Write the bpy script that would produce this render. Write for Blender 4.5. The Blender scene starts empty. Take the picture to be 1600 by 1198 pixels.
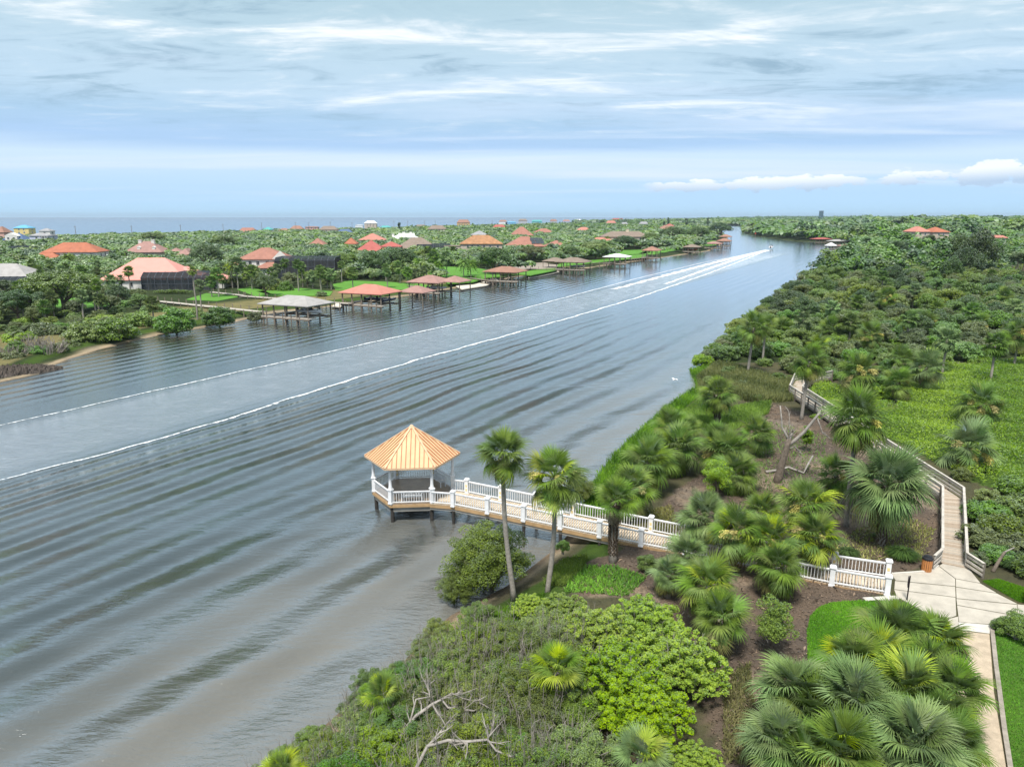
import bpy, math, random
import numpy as np
from mathutils import Vector, Matrix, Euler

# ------------------------------------------------------------------ camera, world, sun, exposure
sc = bpy.context.scene
COL = sc.collection
F = 1110.0; TH = math.atan((599-339.5)/F); H = 24.0     # focal length in photo pixels, pitch, height over the water
cam = bpy.data.cameras.new('camera'); camo = bpy.data.objects.new('camera', cam); COL.objects.link(camo)
cam.sensor_width = 36; cam.lens = 36*F/1600; cam.clip_start = 0.5; cam.clip_end = 60000
camo.location = (0, 0, H); camo.rotation_euler = (math.pi/2-TH, 0, 0)
sc.camera = camo
sc.view_settings.view_transform = 'Standard'; sc.view_settings.look = 'None'
sc.view_settings.exposure = 0.5; sc.view_settings.gamma = 1.0
sc.view_settings.use_curve_mapping = False
try:
    sc.cycles.max_bounces = 5; sc.cycles.diffuse_bounces = 2; sc.cycles.glossy_bounces = 2
    sc.cycles.transmission_bounces = 2; sc.cycles.transparent_max_bounces = 10
    sc.cycles.caustics_reflective = False; sc.cycles.caustics_refractive = False
except Exception: pass
SUN_EL, SUN_AZ = math.radians(62), math.radians(200)     # azimuth clockwise from +Y

def s2l(c):
    return tuple(((v/255)/12.92 if v/255 <= .04045 else ((v/255+.055)/1.055)**2.4) for v in c)

class NT:
    """short helper for building node trees"""
    def __init__(s, tree): s.t = tree; s.n = tree.nodes; s.l = tree.links
    def add(s, typ, **kw):
        nd = s.n.new(typ)
        for k, v in kw.items(): setattr(nd, k, v)
        return nd
    def put(s, sock, v):
        if isinstance(v, bpy.types.NodeSocket): s.l.new(v, sock)
        elif v is not None:
            if isinstance(v, tuple) and len(v) == 3 and sock.type == 'RGBA': v = v+(1,)
            sock.default_value = v
    def math(s, op, a, b=None, c=None, clamp=False):
        nd = s.add('ShaderNodeMath', operation=op, use_clamp=clamp)
        s.put(nd.inputs[0], a); s.put(nd.inputs[1], b); s.put(nd.inputs[2], c)
        return nd.outputs[0]
    def mix(s, f, a, b, mode='MIX'):
        nd = s.add('ShaderNodeMix', data_type='RGBA', blend_type=mode)
        s.put(nd.inputs[0], f); s.put(nd.inputs[6], a); s.put(nd.inputs[7], b)
        return nd.outputs[2]
    def rng(s, v, a, b, c=0.0, d=1.0, smooth=False):
        nd = s.add('ShaderNodeMapRange', interpolation_type='SMOOTHSTEP' if smooth else 'LINEAR')
        s.put(nd.inputs[0], v); nd.inputs[1].default_value = a; nd.inputs[2].default_value = b
        nd.inputs[3].default_value = c; nd.inputs[4].default_value = d
        return nd.outputs[0]
    def noise(s, vec, scale, detail=4.0, rough=.55, dist=0.0, dims='3D'):
        nd = s.add('ShaderNodeTexNoise', noise_dimensions=dims)
        s.put(nd.inputs['Vector'], vec)
        nd.inputs['Scale'].default_value = scale; nd.inputs['Detail'].default_value = detail
        nd.inputs['Roughness'].default_value = rough; nd.inputs['Distortion'].default_value = dist
        return nd.outputs[0]
    def ramp(s, v, stops):
        nd = s.add('ShaderNodeValToRGB'); s.put(nd.inputs[0], v)
        e = nd.color_ramp.elements
        while len(e) < len(stops): e.new(.5)
        for i, (p, c) in enumerate(stops):
            e[i].position = p; e[i].color = tuple(c)+(1,) if len(c) == 3 else c
        return nd.outputs[0]
    def mapping(s, vec, loc=(0,0,0), rot=(0,0,0), scale=(1,1,1)):
        nd = s.add('ShaderNodeMapping'); s.put(nd.inputs[0], vec)
        nd.inputs[1].default_value = loc; nd.inputs[2].default_value = rot; nd.inputs[3].default_value = scale
        return nd.outputs[0]

w = bpy.data.worlds.new('World'); sc.world = w; w.use_nodes = True
def build_sky():
    t = NT(w.node_tree); w.node_tree.nodes.clear()
    sky = t.add('ShaderNodeTexSky', sky_type='NISHITA', sun_disc=False, sun_elevation=SUN_EL, sun_rotation=SUN_AZ)
    tc = t.add('ShaderNodeTexCoord'); g = tc.outputs['Generated']
    sp = t.add('ShaderNodeSeparateXYZ'); t.put(sp.inputs[0], g)
    x, y, z = sp.outputs
    zc = t.math('MAXIMUM', z, 0.0); k = t.math('ADD', zc, 0.055)
    cb = t.add('ShaderNodeCombineXYZ'); t.put(cb.inputs[0], t.math('DIVIDE', x, k)); t.put(cb.inputs[1], t.math('DIVIDE', y, k))
    uv = cb.outputs[0]
    # layered cloud deck seen from below
    r1 = t.mapping(uv, (3.1, 1.7, 0), (0, 0, math.radians(-28)), (.55, 1.05, 1))
    n1 = t.noise(r1, 1.1, 9, .6, .9)
    r2 = t.mapping(uv, (8.3, 4.2, 0), (0, 0, math.radians(12)), (.22, .6, 1))
    n2 = t.noise(r2, 1.0, 5, .5, .5)
    r3 = t.mapping(uv, (1.3, 9.2, 0), (0, 0, math.radians(-35)), (1.1, 2.1, 1))
    n3 = t.noise(r3, 1.5, 10, .66, 1.3)
    el = t.math('ADD', zc, t.math('MULTIPLY', t.math('SUBTRACT', n2, .5), t.rng(zc, .03, .12, .006, .05)))
    base = t.ramp(t.rng(el, 0, .5), [
        (0.0, s2l((180, 220, 248))), (.06, s2l((176, 212, 246))), (.115, s2l((188, 216, 244))), (.15, s2l((198, 221, 243))),
        (.185, s2l((166, 198, 234))), (.25, s2l((166, 198, 226))), (.32, s2l((184, 210, 230))), (.42, s2l((184, 209, 224))),
        (.55, s2l((172, 200, 212))), (.8, s2l((178, 200, 212))), (1.0, s2l((192, 206, 216)))])
    amp = t.rng(zc, .07, .17, 0.0, 1.0, True)
    bright = t.math('MULTIPLY', t.rng(t.math('ADD', t.math('MULTIPLY', n1, .7), t.math('MULTIPLY', n3, .3)), .50, .68, 0, 1, True), amp)
    dark = t.math('MULTIPLY', t.rng(t.math('ADD', t.math('MULTIPLY', n1, .6), t.math('MULTIPLY', n3, .4)), .50, .34, 0, 1, True), amp)
    c = t.mix(t.math('MULTIPLY', dark, .75), base, s2l((128, 160, 182)))
    c = t.mix(t.math('MULTIPLY', bright, .95), c, s2l((250, 253, 255)))
    # thin veils low over the sea
    vr = t.mapping(uv, (2.2, 5.2, 0), (0, 0, math.radians(8)), (.09, .32, 1))
    veil = t.math('MULTIPLY', t.rng(t.noise(vr, 1.6, 6, .55, .4), .48, .7, 0, 1, True), t.rng(zc, .012, .05, 0, .85))
    c = t.mix(veil, c, s2l((214, 228, 248)))
    # row of small fair-weather clouds low over the land
    az = t.math('DIVIDE', x, t.math('MAXIMUM', y, .01))
    cb2 = t.add('ShaderNodeCombineXYZ'); t.put(cb2.inputs[0], t.math('ADD', az, 0.0)); t.put(cb2.inputs[1], t.math('MULTIPLY', z, 1.7))
    nb = t.noise(t.mapping(cb2.outputs[0], (0,0,0), (0,0,0), (1, 1.25, 1)), 44, 8, .62, .2)
    big = t.noise(t.mapping(cb2.outputs[0], (4.71, 0, 0), (0, 0, 0), (1, .12, 1)), 13, 1, .4)
    top = t.math('ADD', .041, t.math('MULTIPLY', t.rng(az, .35, .72, 0, 1), .010))
    cen = t.math('SUBTRACT', z, top)
    prof = t.math('SUBTRACT', 1.0, t.math('ABSOLUTE', t.math('DIVIDE', cen, t.math('ADD', .0068, t.math('MULTIPLY', t.rng(az, .35, .72), .004)))))
    azm = t.math('MULTIPLY', t.rng(az, .17, .2), t.rng(y, 0.0, .1))
    dens = t.math('ADD', t.math('ADD', prof, t.math('MULTIPLY', t.math('SUBTRACT', nb, .5), 4.2)), t.math('MULTIPLY', t.math('SUBTRACT', big, .46), 3.6))
    cm = t.math('MULTIPLY', t.math('MULTIPLY', t.rng(dens, .12, .6, 0, 1, True), azm), .85)
    cm = t.math('MULTIPLY', cm, t.rng(t.math('ABSOLUTE', cen), .012, .022, 1, 0))
    ccol = t.mix(t.rng(cen, -.009, .006), s2l((172, 196, 224)), s2l((246, 250, 254)))
    c = t.mix(cm, c, ccol)
    # below the horizon: the dim brightness of far sea
    c = t.mix(t.rng(z, -.02, -.001), s2l((120, 150, 185)), c)
    sky10 = t.mix(1.0, c, (8.5, 8.5, 8.5), 'MULTIPLY')
    col = t.mix(.93, sky.outputs[0], sky10)
    bg = t.add('ShaderNodeBackground'); t.put(bg.inputs[0], col); bg.inputs[1].default_value = 0.1
    o = t.add('ShaderNodeOutputWorld'); t.l.new(bg.outputs[0], o.inputs[0])
    try: w.cycles.sampling_method = 'MANUAL'; w.cycles.sample_map_resolution = 512
    except Exception: pass
build_sky()
sl = bpy.data.lights.new('sun', 'SUN'); sl.energy = 3.9; sl.angle = math.radians(10); sl.color = (1, .95, .88)
so = bpy.data.objects.new('sun', sl); COL.objects.link(so)
_d = Vector((math.sin(SUN_AZ)*math.cos(SUN_EL), math.cos(SUN_AZ)*math.cos(SUN_EL), math.sin(SUN_EL)))
so.rotation_euler = _d.to_track_quat('Z', 'Y').to_euler()

# ------------------------------------------------------------------ helpers
rnd = random.Random(7)
def at(px, py, z=0.0):
    """point of the photograph on the level plane at height z"""
    u = (px-800)/F; v = -(py-599)/F
    y = math.cos(TH)+v*math.sin(TH); zz = -math.sin(TH)+v*math.cos(TH)
    t = (z-H)/zz
    return u*t, y*t
def mpp(px, py, z=0.0):
    x, y = at(px, py, z); return (y*math.cos(TH)+(H-z)*math.sin(TH))/F
def proj(x, y, z):
    d = y*math.cos(TH)-(z-H)*math.sin(TH); v = y*math.sin(TH)+(z-H)*math.cos(TH)
    if d <= .1: return -9999, -9999
    return 800+F*x/d, 599-F*v/d

def smooth(a, b, v): 
    t = min(1, max(0, (v-a)/(b-a))); return t*t*(3-2*t)

def raw_mesh(name, V, Fq, mats=(), mi=None, shade=None, smooth_shade=False):
    """V (n,3); Fq list of index arrays or (m,k) array"""
    me = bpy.data.meshes.new(name)
    V = np.asarray(V, dtype=np.float32)
    if isinstance(Fq, np.ndarray):
        m, k = Fq.shape
        me.vertices.add(len(V)); me.vertices.foreach_set('co', V.ravel())
        me.loops.add(m*k); me.loops.foreach_set('vertex_index', Fq.astype(np.int32).ravel())
        me.polygons.add(m)
        me.polygons.foreach_set('loop_start', np.arange(0, m*k, k, dtype=np.int32))
        me.polygons.foreach_set('loop_total', np.full(m, k, dtype=np.int32))
        if mi is not None: me.polygons.foreach_set('material_index', np.asarray(mi, dtype=np.int32))
        me.update(calc_edges=True)
    else:
        me.from_pydata(V.tolist(), [], Fq)
        if mi is not None: me.polygons.foreach_set('material_index', np.asarray(mi, dtype=np.int32))
        me.update()
    for m_ in mats: me.materials.append(m_)
    if shade is not None:
        a = me.attributes.new('shade', 'FLOAT', 'POINT'); a.data.foreach_set('value', np.asarray(shade, dtype=np.float32))
    if smooth_shade: me.polygons.foreach_set('use_smooth', np.ones(len(me.polygons), dtype=bool))
    return me

class MB:
    """collects simple solids in one mesh"""
    def __init__(s): s.v = []; s.f = []; s.m = []
    def face(s, pts, m=0):
        b = len(s.v); s.v += [tuple(p) for p in pts]; s.f.append(list(range(b, b+len(pts)))); s.m.append(m); return s
    def solid(s, v, f, m=0):
        b = len(s.v); s.v += [tuple(p) for p in v]
        for q in f: s.f.append([b+i for i in q]); s.m.append(m)
        return s
    def box(s, c, d, rz=0.0, m=0):
        x, y, z = d[0]/2, d[1]/2, d[2]/2; ca, sa = math.cos(rz), math.sin(rz)
        v = []
        for sx, sy, sz in ((-1,-1,-1),(1,-1,-1),(1,1,-1),(-1,1,-1),(-1,-1,1),(1,-1,1),(1,1,1),(-1,1,1)):
            px, py = sx*x, sy*y
            v.append((c[0]+px*ca-py*sa, c[1]+px*sa+py*ca, c[2]+sz*z))
        return s.solid(v, [(0,3,2,1),(4,5,6,7),(0,1,5,4),(1,2,6,5),(2,3,7,6),(3,0,4,7)], m)
    def beam(s, a, b, wd, ht, m=0, up=(0,0,1)):
        a = Vector(a); b = Vector(b); d = (b-a).normalized(); u = Vector(up)
        sd = d.cross(u); sd = sd.normalized() if sd.length > 1e-5 else Vector((1,0,0)); u = sd.cross(d).normalized()
        sd = sd*wd/2; u = u*ht/2
        v = [a-sd-u, a+sd-u, a+sd+u, a-sd+u, b-sd-u, b+sd-u, b+sd+u, b-sd+u]
        return s.solid(v, [(0,1,2,3),(7,6,5,4),(0,4,5,1),(1,5,6,2),(2,6,7,3),(3,7,4,0)], m)
    def tube(s, pts, rads, n=6, m=0, cap=True):
        P = [Vector(p) for p in pts]; b = len(s.v)
        ref = Vector((0,0,1))
        for i, p in enumerate(P):
            d = (P[min(i+1, len(P)-1)]-P[max(i-1, 0)]).normalized()
            r = ref if abs(d.dot(ref)) < .9 else Vector((1,0,0))
            sd = d.cross(r).normalized(); u = sd.cross(d).normalized()
            for k in range(n):
                a = 2*math.pi*k/n
                s.v.append(tuple(p+(sd*math.cos(a)+u*math.sin(a))*rads[i]))
        for i in range(len(P)-1):
            for k in range(n):
                k2 = (k+1) % n
                s.f.append([b+i*n+k, b+i*n+k2, b+(i+1)*n+k2, b+(i+1)*n+k]); s.m.append(m)
        if cap:
            s.f.append([b+k for k in range(n)][::-1]); s.m.append(m)
            s.f.append([b+(len(P)-1)*n+k for k in range(n)]); s.m.append(m)
        return s
    def cyl(s, a, b, r0, r1=None, n=8, m=0): return s.tube([a, b], [r0, r0 if r1 is None else r1], n, m)
    def prism(s, poly, z0, z1, m=0):
        n = len(poly)
        v = [(p[0], p[1], z0) for p in poly]+[(p[0], p[1], z1) for p in poly]
        f = [list(range(n))[::-1], [n+i for i in range(n)]]+[[i, (i+1) % n, n+(i+1) % n, n+i] for i in range(n)]
        return s.solid(v, f, m)
    def mesh(s, name, mats, sm=False):
        if not isinstance(mats, (list, tuple)): mats = [mats]
        return raw_mesh(name, s.v, s.f, mats, s.m, None, sm)
    def build(s, name, mats, parent=None, loc=(0,0,0), rz=0.0, sm=False):
        return link(name, s.mesh(name, mats, sm), parent, loc, rz)

def link(name, me, parent=None, loc=(0,0,0), rz=0.0):
    o = bpy.data.objects.new(name, me); COL.objects.link(o)
    o.location = loc
    if rz: o.rotation_euler = (0, 0, rz)
    if parent is not None: o.parent = parent
    return o
def tag(o, label=None, cat=None, group=None, kind=None):
    if label: o['label'] = label
    if cat: o['category'] = cat
    if group: o['group'] = group
    if kind: o['kind'] = kind
    return o
def thing(name, label, cat, loc=(0,0,0), rz=0.0, group=None):
    return tag(link(name, None, None, loc, rz), label, cat, group)
def dup(root, loc, rz=0.0, scale=1.0, label=None, group=None):
    r = root.copy(); COL.objects.link(r); r.location = loc; r.rotation_euler = (0, 0, rz)
    r.scale = (scale, scale, scale) if not isinstance(scale, tuple) else scale
    if label: r['label'] = label
    if group: r['group'] = group
    for ch in root.children:
        c = ch.copy(); COL.objects.link(c); c.parent = r
        for g in ch.children:
            d = g.copy(); COL.objects.link(d); d.parent = c
    return r

# ------------------------------------------------------------------ materials
MATS = {}
def mat(name, col, rough=.8, var=0.0, vscale=3.0, bump=0.0, bscale=20.0, col2=None, spec=.3, metal=0.0, coords='Object'):
    if name in MATS: return MATS[name]
    m = bpy.data.materials.new(name); m.use_nodes = True; t = NT(m.node_tree)
    b = m.node_tree.nodes['Principled BSDF']
    b.inputs['Roughness'].default_value = rough; b.inputs['Specular IOR Level'].default_value = spec
    b.inputs['Metallic'].default_value = metal
    tc = t.add('ShaderNodeTexCoord').outputs[coords]
    if col2 is None: col2 = tuple(c*(1-var) for c in col)
    if var or col2 != col:
        n = t.noise(tc, vscale, 6, .6)
        n = t.rng(n, .35, .65)
        t.put(b.inputs['Base Color'], t.mix(n, col, col2))
    else: b.inputs['Base Color'].default_value = col+(1,)
    if bump:
        bn = t.add('ShaderNodeBump'); bn.inputs['Strength'].default_value = bump; bn.inputs['Distance'].default_value = .05
        t.put(bn.inputs['Height'], t.noise(tc, bscale, 5, .6)); t.l.new(bn.outputs[0], b.inputs['Normal'])
    MATS[name] = m; return m

def leafmat(name, dark, light, hue=.03, trans=.3, gloss=.25):
    """foliage: colour from the per-leaf value 'shade', a little per-plant tint, thin-leaf translucency"""
    if name in MATS: return MATS[name]
    m = bpy.data.materials.new(name); m.use_nodes = True; t = NT(m.node_tree); m.node_tree.nodes.clear()
    at_ = t.add('ShaderNodeAttribute', attribute_name='shade')
    c = t.mix(at_.outputs['Fac'], dark, light)
    oi = t.add('ShaderNodeObjectInfo')
    hs = t.add('ShaderNodeHueSaturation'); t.put(hs.inputs['Color'], c)
    t.put(hs.inputs['Hue'], t.rng(oi.outputs['Random'], 0, 1, .5-hue, .5+hue))
    r2 = t.math('FRACT', t.math('MULTIPLY', oi.outputs['Random'], 7.31))
    t.put(hs.inputs['Value'], t.rng(r2, 0, 1, .72, 1.28))
    t.put(hs.inputs['Saturation'], t.rng(t.math('FRACT', t.math('MULTIPLY', oi.outputs['Random'], 3.77)), 0, 1, .85, 1.08))
    d = t.add('ShaderNodeBsdfDiffuse'); t.put(d.inputs[0], hs.outputs[0])
    tr = t.add('ShaderNodeBsdfTranslucent'); t.put(tr.inputs[0], t.mix(1.0, hs.outputs[0], (1.1, 1.25, .5), 'MULTIPLY'))
    ms = t.add('ShaderNodeMixShader'); ms.inputs[0].default_value = trans
    t.l.new(d.outputs[0], ms.inputs[1]); t.l.new(tr.outputs[0], ms.inputs[2])
    gl = t.add('ShaderNodeBsdfGlossy'); gl.inputs['Roughness'].default_value = .45; gl.inputs[0].default_value = (.8,.85,.8,1)
    fr = t.add('ShaderNodeFresnel'); fr.inputs[0].default_value = 1.35
    m2 = t.add('ShaderNodeMixShader'); t.put(m2.inputs[0], t.math('MULTIPLY', fr.outputs[0], gloss))
    t.l.new(ms.outputs[0], m2.inputs[1]); t.l.new(gl.outputs[0], m2.inputs[2])
    o = t.add('ShaderNodeOutputMaterial'); t.l.new(m2.outputs[0], o.inputs[0])
    MATS[name] = m; return m

L_OAK = leafmat('oak_leaves', (.048,.08,.016), (.27,.36,.06), .02)
L_GREEN = leafmat('fresh_leaves', (.05,.12,.014), (.25,.42,.045), .02)
L_LIME = leafmat('lime_leaves', (.09,.19,.008), (.36,.50,.028), .012)
L_GREY = leafmat('grey_green_leaves', (.055,.08,.03), (.23,.28,.105), .02)
L_TREE = leafmat('tree_leaves', (.036,.08,.012), (.23,.36,.04), .03)
L_DARK = leafmat('dark_tree_leaves', (.022,.055,.015), (.12,.21,.045), .02)
L_PALM = leafmat('palm_leaves', (.045,.095,.016), (.23,.35,.055), .02, .25, .6)
L_PALMB = leafmat('blue_palm_leaves', (.06,.11,.035), (.27,.39,.13), .015, .2, .7)
L_YOUNG = leafmat('young_palm_leaves', (.16,.26,.015), (.50,.58,.05), .012, .3)
L_OLD = leafmat('old_palm_leaves', (.10,.12,.03), (.36,.36,.12), .01, .2)
L_DEAD = leafmat('dead_palm_leaves', (.17,.125,.08), (.50,.40,.26), .01, .1)
L_BLOOM = leafmat('palm_bloom', (.42,.36,.10), (.75,.68,.25), .01, .2)
L_MARSH = leafmat('marsh_leaves', (.12,.24,.014), (.44,.58,.06), .015)
L_GRASS = leafmat('lawn_blades', (.06,.19,.008), (.19,.42,.02), .01)
L_REED = leafmat('reed_blades', (.11,.14,.035), (.36,.36,.12), .02)
L_LIRI = leafmat('liriope_blades', (.025,.06,.018), (.09,.16,.04), .01)
M_BARK = mat('bark', (.20,.165,.13), .9, .5, 4, .6, 15)
M_PBARK = mat('palm_bark', (.33,.30,.26), .9, .35, 5, .7, 12)
M_BOOT = mat('palm_boots', (.13,.095,.065), .9, .5, 6, .5, 12)
M_TWIG = mat('twigs', (.30,.27,.24), .9, .35, 3)
M_DEADWOOD = mat('bleached_wood', (.38,.35,.31), .85, .45, 2.5, .5, 14)

def ribbed(name, colr, period, colg, axis=2, rough=.6):
    if name in MATS: return MATS[name]
    m = mat(name, colr, rough, .18, .7)
    return m

# ------------------------------------------------------------------ foliage generators (numpy)
def cards(C, N, S, rg, aspect=.5):
    """diamond leaves at C facing N with half length S"""
    n = len(C)
    R = rg.normal(size=(n, 3)); T = R-(R*N).sum(1, keepdims=True)*N
    T /= np.linalg.norm(T, axis=1, keepdims=True)+1e-9
    B = np.cross(N, T)
    s = S[:, None]
    V = np.empty((n, 4, 3), dtype=np.float32)
    V[:, 0] = C-T*s; V[:, 1] = C+B*s*aspect-T*s*.1; V[:, 2] = C+T*s-N*s*.35; V[:, 3] = C-B*s*aspect-T*s*.1
    return V.reshape(-1, 3), np.arange(n*4).reshape(n, 4)
def crown_mesh(name, m, seed, rx, ry, rz, zc, ncl, nleaf, size, clump=.36, low=-.35, up=.6, flat=1.0, sizevar=.35, aspect=.5, hollow=.55):
    rg = np.random.default_rng(seed)
    d = rg.normal(size=(ncl*4, 3)); d /= np.linalg.norm(d, axis=1, keepdims=True)
    d = d[d[:, 2] > low][:ncl]; k = len(d)
    rr = rg.uniform(hollow, 1.0, k)[:, None]
    cc = d*rr*np.array([rx, ry, rz])*(1-clump*.6)
    cr = rg.uniform(.6, 1.15, k)*clump*min(rx, ry)
    idx = rg.integers(0, k, nleaf)
    e = rg.normal(size=(nleaf, 3)); e /= np.linalg.norm(e, axis=1, keepdims=True)
    e[:, 2] = np.abs(e[:, 2])*np.where(rg.random(nleaf) < .82, 1, -1)
    rad = cr[idx]*rg.uniform(.45, 1.0, nleaf)**.5
    C = cc[idx]+e*rad[:, None]*np.array([1, 1, .75*flat])
    C[:, 2] += zc
    N = e*.7+np.array([0, 0, up])+rg.normal(size=(nleaf, 3))*.45; N /= np.linalg.norm(N, axis=1, keepdims=True)
    S = size*rg.uniform(1-sizevar, 1+sizevar, nleaf)
    V, Fq = cards(C, N, S, rg, aspect)
    cs = rg.uniform(.1, .75, k)
    sh = np.clip(cs[idx]*.6+rg.uniform(0, .55, nleaf), 0, 1)
    return raw_mesh(name, V, Fq, [m], None, np.repeat(sh, 4)), cc+np.array([0, 0, zc])

def limbs_mesh(name, m, seed, cc, base_r, z0=0.0, fork=.35, nl=8, lean=0.0, stems=1, spread=0.0):
    rg = random.Random(seed); mb = MB()
    top = float(np.mean([c[2] for c in cc]))
    for s_ in range(stems):
        a0 = rg.uniform(0, 6.28); bx, by = spread*math.cos(a0), spread*math.sin(a0)
        fz = z0+(top-z0)*fork
        fx, fy = bx*1.6+rg.uniform(-.1, .1)*top, by*1.6+rg.uniform(-.1, .1)*top
        mb.tube([(bx, by, z0-.3), ((bx+fx)/2+rg.uniform(-.1,.1), (by+fy)/2, (z0+fz)/2), (fx, fy, fz)], [base_r*1.25, base_r, base_r*.8], 7)
        sel = rg.sample(range(len(cc)), min(nl, len(cc)))
        for i in sel:
            c = cc[i]
            mx, my, mz = fx+(c[0]-fx)*.5+rg.uniform(-.15,.15)*base_r*6, fy+(c[1]-fy)*.5+rg.uniform(-.15,.15)*base_r*6, fz+(c[2]-fz)*.6
            mb.tube([(fx, fy, fz-.05), (mx, my, mz), tuple(c)], [base_r*.55, base_r*.33, base_r*.12], 5)
    return mb.mesh(name, m)

def twig_mesh(name, m, seed, R, h, n, r=.012, z0=.2):
    rg = random.Random(seed); mb = MB()
    for i in range(n):
        a = rg.uniform(0, 6.28); q = R*math.sqrt(rg.random())
        x, y = q*math.cos(a), q*math.sin(a); out = .35*q/R
        hh = h*rg.uniform(.75, 1.12)*(1-.35*(q/R)**2)
        p0 = Vector((x*.75, y*.75, z0)); p1 = Vector((x+rg.uniform(-.2,.2), y+rg.uniform(-.2,.2), hh*.65))
        p2 = p1+Vector((math.cos(a)*out+rg.uniform(-.2,.2), math.sin(a)*out+rg.uniform(-.2,.2), hh*.38))
        mb.tube([p0, p1, p2], [r*1.5, r, r*.45], 3, cap=False)
        for k in range(3):
            t0 = p1.lerp(p2, rg.uniform(0, .9)); mb.tube([t0, t0+Vector((rg.uniform(-.3,.3), rg.uniform(-.3,.3), rg.uniform(.1,.4)))*hh*.18/.4*.5], [r*.7, r*.35], 3, cap=False)
    return mb.mesh(name, m)

# fan palm fronds. X axis = direction of the stalk
def frond_arrays(seed, nseg, nsec, stalk, blade, droop, spread=2.25, wid=.055, fold=.3, stalk_w=.018):
    rg = np.random.default_rng(seed); V = []; Fq = []; Sh = []
    def add(q, sh):
        b = len(V); V.extend(q); Fq.append([b, b+1, b+2, b+3]); Sh.extend([sh]*4)
    sag = droop*.10
    # stalk: two crossed thin strips with a sag
    ps = [(stalk*i/3, 0, -sag*(i/3)**2) for i in range(4)]
    for i in range(3):
        w0 = stalk_w*(1.5-.2*i); a, b = ps[i], ps[i+1]
        add([(a[0], -w0, a[2]), (b[0], -w0, b[2]), (b[0], w0, b[2]), (a[0], w0, a[2])], .75)
        add([(a[0], 0, a[2]-w0), (b[0], 0, b[2]-w0), (b[0], 0, b[2]+w0), (a[0], 0, a[2]+w0)], .6)
    ox, oz = stalk, -sag
    for k in range(nseg):
        a = -spread+2*spread*(k+.5)/nseg; a += rg.uniform(-.03, .03)
        L = blade*(.62+.38*math.cos(a*.55))*rg.uniform(.9, 1.06)
        rx = .28*blade*max(0, math.cos(a*.8))     # the midrib carries the fan forward
        bx0, bz0 = ox+rx*.5, oz-droop*.04
        ca, sa = math.cos(a), math.sin(a)
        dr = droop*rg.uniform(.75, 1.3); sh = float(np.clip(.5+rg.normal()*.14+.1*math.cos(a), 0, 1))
        lift = fold*abs(sa)*.5
        pts = []; wd = wid*L*2.0*(26/nseg)
        for i in range(nsec+1):
            t = i/nsec
            r = L*t*(1-.12*dr*t)
            z = bz0+lift*L*t-dr*L*t**2.4*.62
            prof = (.35+1.3*t) if t < .45 else (.935*(1-(t-.45)/.55)**.8+.03)
            pts.append((bx0+ca*r, sa*r, z, wd*prof*.5))
        nx, ny = -sa, ca
        for i in range(nsec):
            p, q = pts[i], pts[i+1]
            vz = .45
            A = (p[0]-nx*p[3], p[1]-ny*p[3], p[2]+vz*p[3]); B = (p[0], p[1], p[2]); C = (p[0]+nx*p[3], p[1]+ny*p[3], p[2]+vz*p[3])
            A2 = (q[0]-nx*q[3], q[1]-ny*q[3], q[2]+vz*q[3]); B2 = (q[0], q[1], q[2]); C2 = (q[0]+nx*q[3], q[1]+ny*q[3], q[2]+vz*q[3])
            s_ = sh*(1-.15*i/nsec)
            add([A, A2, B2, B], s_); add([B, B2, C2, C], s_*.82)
    return np.array(V, dtype=np.float32), np.array(Fq), np.array(Sh, dtype=np.float32)

def frond_mesh(name, m, *a, **k):
    V, Fq, Sh = frond_arrays(*a, **k); return raw_mesh(name, V, Fq, [m], None, Sh)

# ------------------------------------------------------------------ terrain and water
RS_PX = [(430,1198),(530,1110),(620,1040),(700,962),(790,915),(868,855),(915,800),(935,755),(960,720),(1000,680),(1050,635),(1095,605),
         (1082,578),(1112,558),(1165,515),(1240,452),(1300,418),(1345,398),(1330,388),(1290,380),(1230,376),(1180,369),(1157,363)]
RSP = [(-65,-70),(-30,-7)]+[at(*p) for p in RS_PX]+[(560,1700),(640,2080),(700,2100)]
RSP = sorted(RSP, key=lambda p: p[1])
RSX = np.array([p[0] for p in RSP]); RSY = np.array([p[1] for p in RSP])
LS_PX = [(0,597),(60,585),(95,566),(160,545),(245,525),(300,515),(370,503),(420,490),(520,479),(600,468),(700,452),(765,441),(830,429),(880,425),(960,413),(1040,402),(1110,392),(1130,380),(1138,371),(1125,362),(1110,357)]
LSP = [(-130,-70),(-85,60)]+[at(*p) for p in LS_PX]+[(585,2080),(590,2100)]
LSP = sorted(LSP, key=lambda p: p[1])
LSX = np.array([p[0] for p in LSP]); LSY = np.array([p[1] for p in LSP])
OC = [(-760,-100),(-640,200),(-470,720),(-400,860),(-230,1230),(0,1776),(530,2960),(1400,5000),(3400,9500)]
OCX = np.array([p[0] for p in OC]); OCY = np.array([p[1] for p in OC])
xr = lambda y: float(np.interp(y, RSY, RSX)); xl = lambda y: float(np.interp(y, LSY, LSX)); xo = lambda y: float(np.interp(y, OCY, OCX))
def sstep(a, b, v):
    t = np.clip((v-a)/(b-a), 0, 1); return t*t*(3-2*t)
def profile(d): return np.interp(d, [-8, -2, 0, 1.5, 5, 9], [-1.6, -.45, -.02, .32, 1.25, 1.4])
def gr(x, y):
    x = np.asarray(x, float); y = np.asarray(y, float)
    d = (x-np.interp(y, RSY, RSX))*.87
    return profile(d)+sstep(40, 330, d)*9.0*sstep(130, 330, y)
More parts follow.
